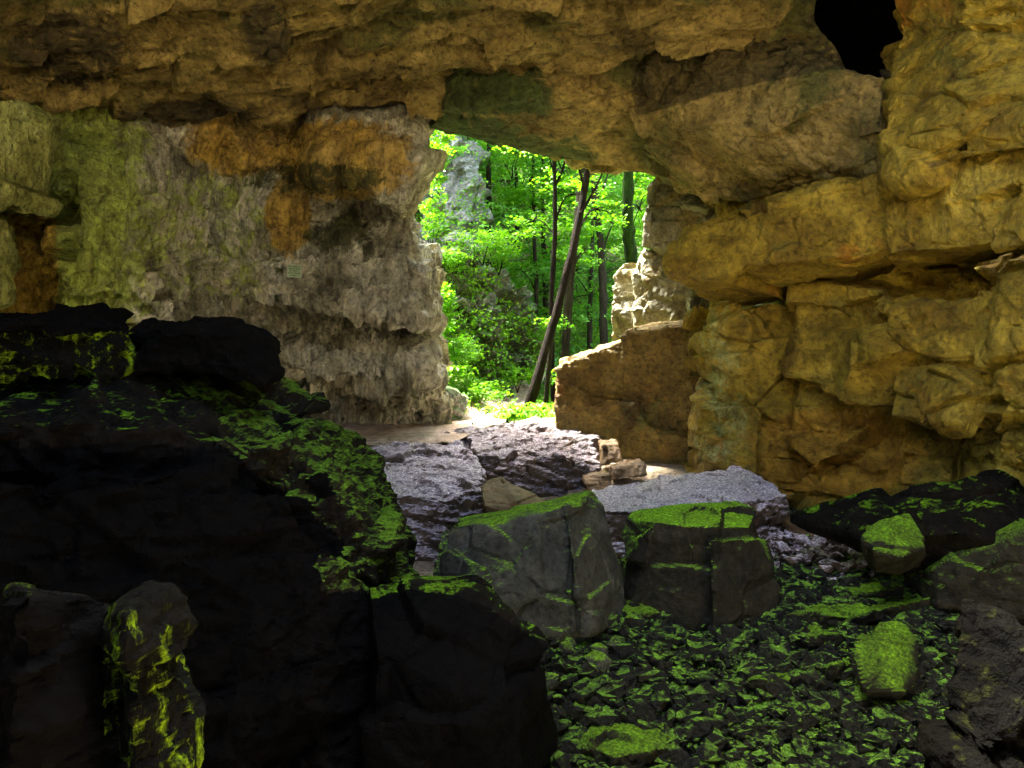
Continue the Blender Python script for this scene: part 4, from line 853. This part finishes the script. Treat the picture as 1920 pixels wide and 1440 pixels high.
# ---- crags on the left of the ravine
B('rock_crag', 'pale grey crag rising among the leaves at the upper left of the cave mouth', 'crag', 'crag', rel_block,
  [[P(835, 240, 27), P(868, 262, 26.5), P(905, 330, 26), P(915, 400, 26), P(905, 470, 25.5), P(800, 240, 28), P(790, 480, 26), P(860, 480, 25), P(900, 480, 29), P(860, 240, 30), P(780, 230, 31), P(890, 520, 26), P(790, 560, 26)]], .07, 3.2)
B('rock_crag', 'dark moss-streaked crag falling to the right behind the fluted wall', 'crag', 'pale', rel_bed,
  [[P(800, 470, 23), P(880, 480, 23.5), P(935, 510, 24), P(985, 560, 24.3), P(1008, 640, 24), P(1000, 700, 23.5), P(900, 700, 22.5), P(820, 700, 22), P(790, 600, 22), P(960, 560, 27), P(1000, 680, 27), P(800, 500, 26)],
   [P(860, 560, 22.5), P(920, 560, 23), P(950, 640, 22.6), P(960, 740, 22.4), P(850, 740, 21.8), P(930, 640, 24)]], .055, 2.6)
B('rock_step', 'low grey rock step poking out from under the fluted wall beside the path', 'rock ledge', 'pale', rel_block,
  [[P(790, 722, 17.9), P(850, 728, 18.1), P(880, 745, 18.4), P(872, 790, 18.0), P(800, 790, 17.6), P(790, 790, 19), P(870, 740, 19.6), P(800, 722, 19.5)]], .03, 1.0)

# ---- bushes and young growth on the slope and round the path
def bush(label, c, rad, cnt, size=.10, seed=0, mat='leaf', group=None, per=30, stemdrop=.8):
    z0 = min(c[2]-rad[2]*1.1, c[2]-.15); b = empty('bush', (c[0], c[1]+.1, z0)); tag(b, label, 'bush', group); off = np.array(b.location)
    r = np.random.default_rng(seed); bg = Bag()
    for _ in range(4):
        e = np.array(c)+r.normal(size=3)*np.array(rad)*.55; V, Q = tube([off+[0, .15, -.3], (off+e)/2+r.normal(size=3)*.08, e], [.014, .009, .004], k=4, sub=4); bg.add(V-off, Q)
    bg.build('stem', M['bark'], b); leaves('foliage', sprays(r, c, rad, cnt, per)-off, size, M[mat], b, seed=seed)
    return b
bl = [
 ('leafy bush clinging to the top of the pale crag', P(822, 300, 25.2), (.28, .5, .7), 15), ('bush hanging over the pale crag just below the ceiling lip', P(960, 285, 27), (.8, .7, .4), 16),
 ('yellow-green bush left of the pale crag against the fluted wall', P(808, 370, 22), (.3, .5, .9), 24), ('spreading yellow-green bush across the foot of the pale crag', P(905, 452, 23.5), (.7, .6, .3), 22),
 ('small bush above the dark crag', P(850, 485, 22.8), (.4, .4, .25), 14), ('bush on the shoulder of the dark crag', P(935, 478, 23.6), (.45, .4, .22), 12),
 ('tall bright bush low against the fluted wall edge', P(832, 590, 20.8), (.24, .4, .75), 28), ('broad bright bush at the foot of the dark crag', P(858, 655, 20.8), (.42, .4, .3), 22),
 ('ferny bush beside the fluted wall above the rock step', P(835, 700, 20.0), (.4, .4, .22), 20), ('bush beside the path above the rock step', P(900, 730, 20.2), (.45, .4, .22), 24),
 ('low leafy bush at the foot of the leaning tree', P(960, 770, 18.9), (.42, .3, .13), 20), ('leafy bush between the leaning tree and the ochre ledge', P(1020, 772, 19.5), (.3, .3, .13), 14),
 ('hanging bush under the ceiling lip at the left of the mouth', P(822, 262, 20.5), (.3, .5, .35), 16), ('pale green bush high between the crags', P(965, 380, 28), (.8, .8, .6), 22),
 ('bush on the mossy slope right of the dark crag', P(1005, 620, 25), (.6, .6, .35), 20), ('low bush in the middle of the mossy slope', P(970, 700, 23), (.6, .5, .2), 20),
]
for i, (l, c, rad, n) in enumerate(bl): bush(l, c, tuple(v*1.25 for v in rad), int(n*1.7), .095, 700+i, group='bushes on the ravine side')
# a sapling with bare forked stem by the path
bg = Bag(); base = np.array(foot(885, 800, 17.2)); base[2] = -2.05
sap = empty('sapling', tuple(base)); tag(sap, 'thin forked sapling with a few leaves at the edge of the clay path', 'sapling')
for e in (P(905, 742, 17.3), P(945, 752, 17.3), P(880, 735, 17.4)):
    V, Q = tube([base, (base+np.array(e))/2+[.02, 0, .05], e], [.014, .01, .004], k=5, sub=5); bg.add(V-base, Q)
bg.build('stem', M['bark'], sap); r = np.random.default_rng(5)
leaves('foliage', np.concatenate([sprays(r, P(895, 735, 17.4), (.22, .2, .1), 6, 26), sprays(r, P(925, 745, 17.4), (.2, .2, .06), 4, 22)])-base, .08, M['leaf'], sap, seed=5)
cov = []
for oname, cnt in (('rock_crag', 4500), ('rock_crag.001', 9000)):
    o = bpy.data.objects[oname]; me = o.data; V = np.empty(len(me.vertices)*3, np.float32); me.vertices.foreach_get('co', V); V = V.reshape(-1, 3)+np.array(o.location)
    V = V.astype(float); V = V[fbm(V*.9, 4, 61)+.12*vnoise(V*4, 3) > (.16 if cnt == 4500 else .10)]
    V = V[r.integers(0, len(V), cnt)]; cov.append(V+r.normal(0, .09, V.shape)+[0, -.05, .03])
o = leaves('ground_cover', np.concatenate(cov), .11, M['grass'], None, droop=.6, seed=79); tag(o, kind='stuff')
gx = r.uniform(-9, 14, 26000); gy = r.uniform(24, 50, 26000); gzz = ground_z(gx, gy)
o = leaves('undergrowth', np.stack([gx, gy, gzz+r.uniform(.05, .9, len(gx))*np.clip(vnoise(np.stack([gx, gy, gy*0], 1)*.9, 4)+.6, .1, 1)], 1), .19, M['leaf_far'], None, droop=.5, seed=80); tag(o, kind='stuff')
# ground cover: uncountable
r = np.random.default_rng(77); n = 26000
gx = r.uniform(-4.5, 5, n); gy = r.uniform(18.2, 32, n)
k = (np.abs(gx-(-.9+(gy-18)*.27)) > .45) | (gy > 23); gx, gy = gx[k], gy[k]
gzz = ground_z(gx, gy); pts = np.stack([gx, gy, gzz+r.uniform(.02, .22, len(gx))], 1)
o = leaves('ground_cover', pts, .10, M['grass'], None, droop=.7, seed=78); tag(o, kind='stuff')

# ================================================================== LIGHT, SKY, CAMERA
SUN_EL, SUN_AZ = 64, -46        # degrees; azimuth measured from straight ahead, positive to the right
w = bpy.data.worlds.new('World'); SC.world = w; w.use_nodes = True; nt = w.node_tree
sky = nt.nodes.new('ShaderNodeTexSky'); sky.sky_type = 'NISHITA'; sky.sun_disc = False
sky.sun_elevation = R(SUN_EL); sky.sun_rotation = R(SUN_AZ); sky.air_density = .7; sky.dust_density = 5.0; sky.ozone_density = 0
bgn = nt.nodes['Background']; nt.links.new(sky.outputs[0], bgn.inputs[0]); bgn.inputs[1].default_value = .15
ld = bpy.data.lights.new('sun', 'SUN'); ld.energy = 4.0; ld.angle = R(8); ld.color = (1, .95, .85)
lo = bpy.data.objects.new('sun', ld); COL.objects.link(lo)
dirv = Vector((math.sin(R(SUN_AZ))*math.cos(R(SUN_EL)), math.cos(R(SUN_AZ))*math.cos(R(SUN_EL)), math.sin(R(SUN_EL))))
lo.rotation_euler = dirv.to_track_quat('Z', 'Y').to_euler(); lo.location = (0, 20, 30)

cd = bpy.data.cameras.new('camera'); cam = bpy.data.objects.new('camera', cd); COL.objects.link(cam)
cam.rotation_euler = (R(90), 0, 0); cd.sensor_width = 36; cd.lens = 36*F/1920; cd.shift_y = -(720-HY)/1920
cd.clip_start = .05; cd.clip_end = 500; SC.camera = cam
SC.view_settings.view_transform = 'Standard'; SC.view_settings.look = 'None'; SC.view_settings.gamma = 1; SC.view_settings.exposure = 4.7
cy = SC.cycles; cy.max_bounces = 8; cy.diffuse_bounces = 5; cy.glossy_bounces = 3; cy.transmission_bounces = 4; cy.transparent_max_bounces = 4
cy.use_denoising = True; cy.sample_clamp_indirect = 8; cy.caustics_reflective = False; cy.caustics_refractive = False
try: cy.denoiser = 'OPENIMAGEDENOISE'; cy.denoising_input_passes = 'RGB_ALBEDO_NORMAL'; cy.denoising_prefilter = 'ACCURATE'
except Exception: pass
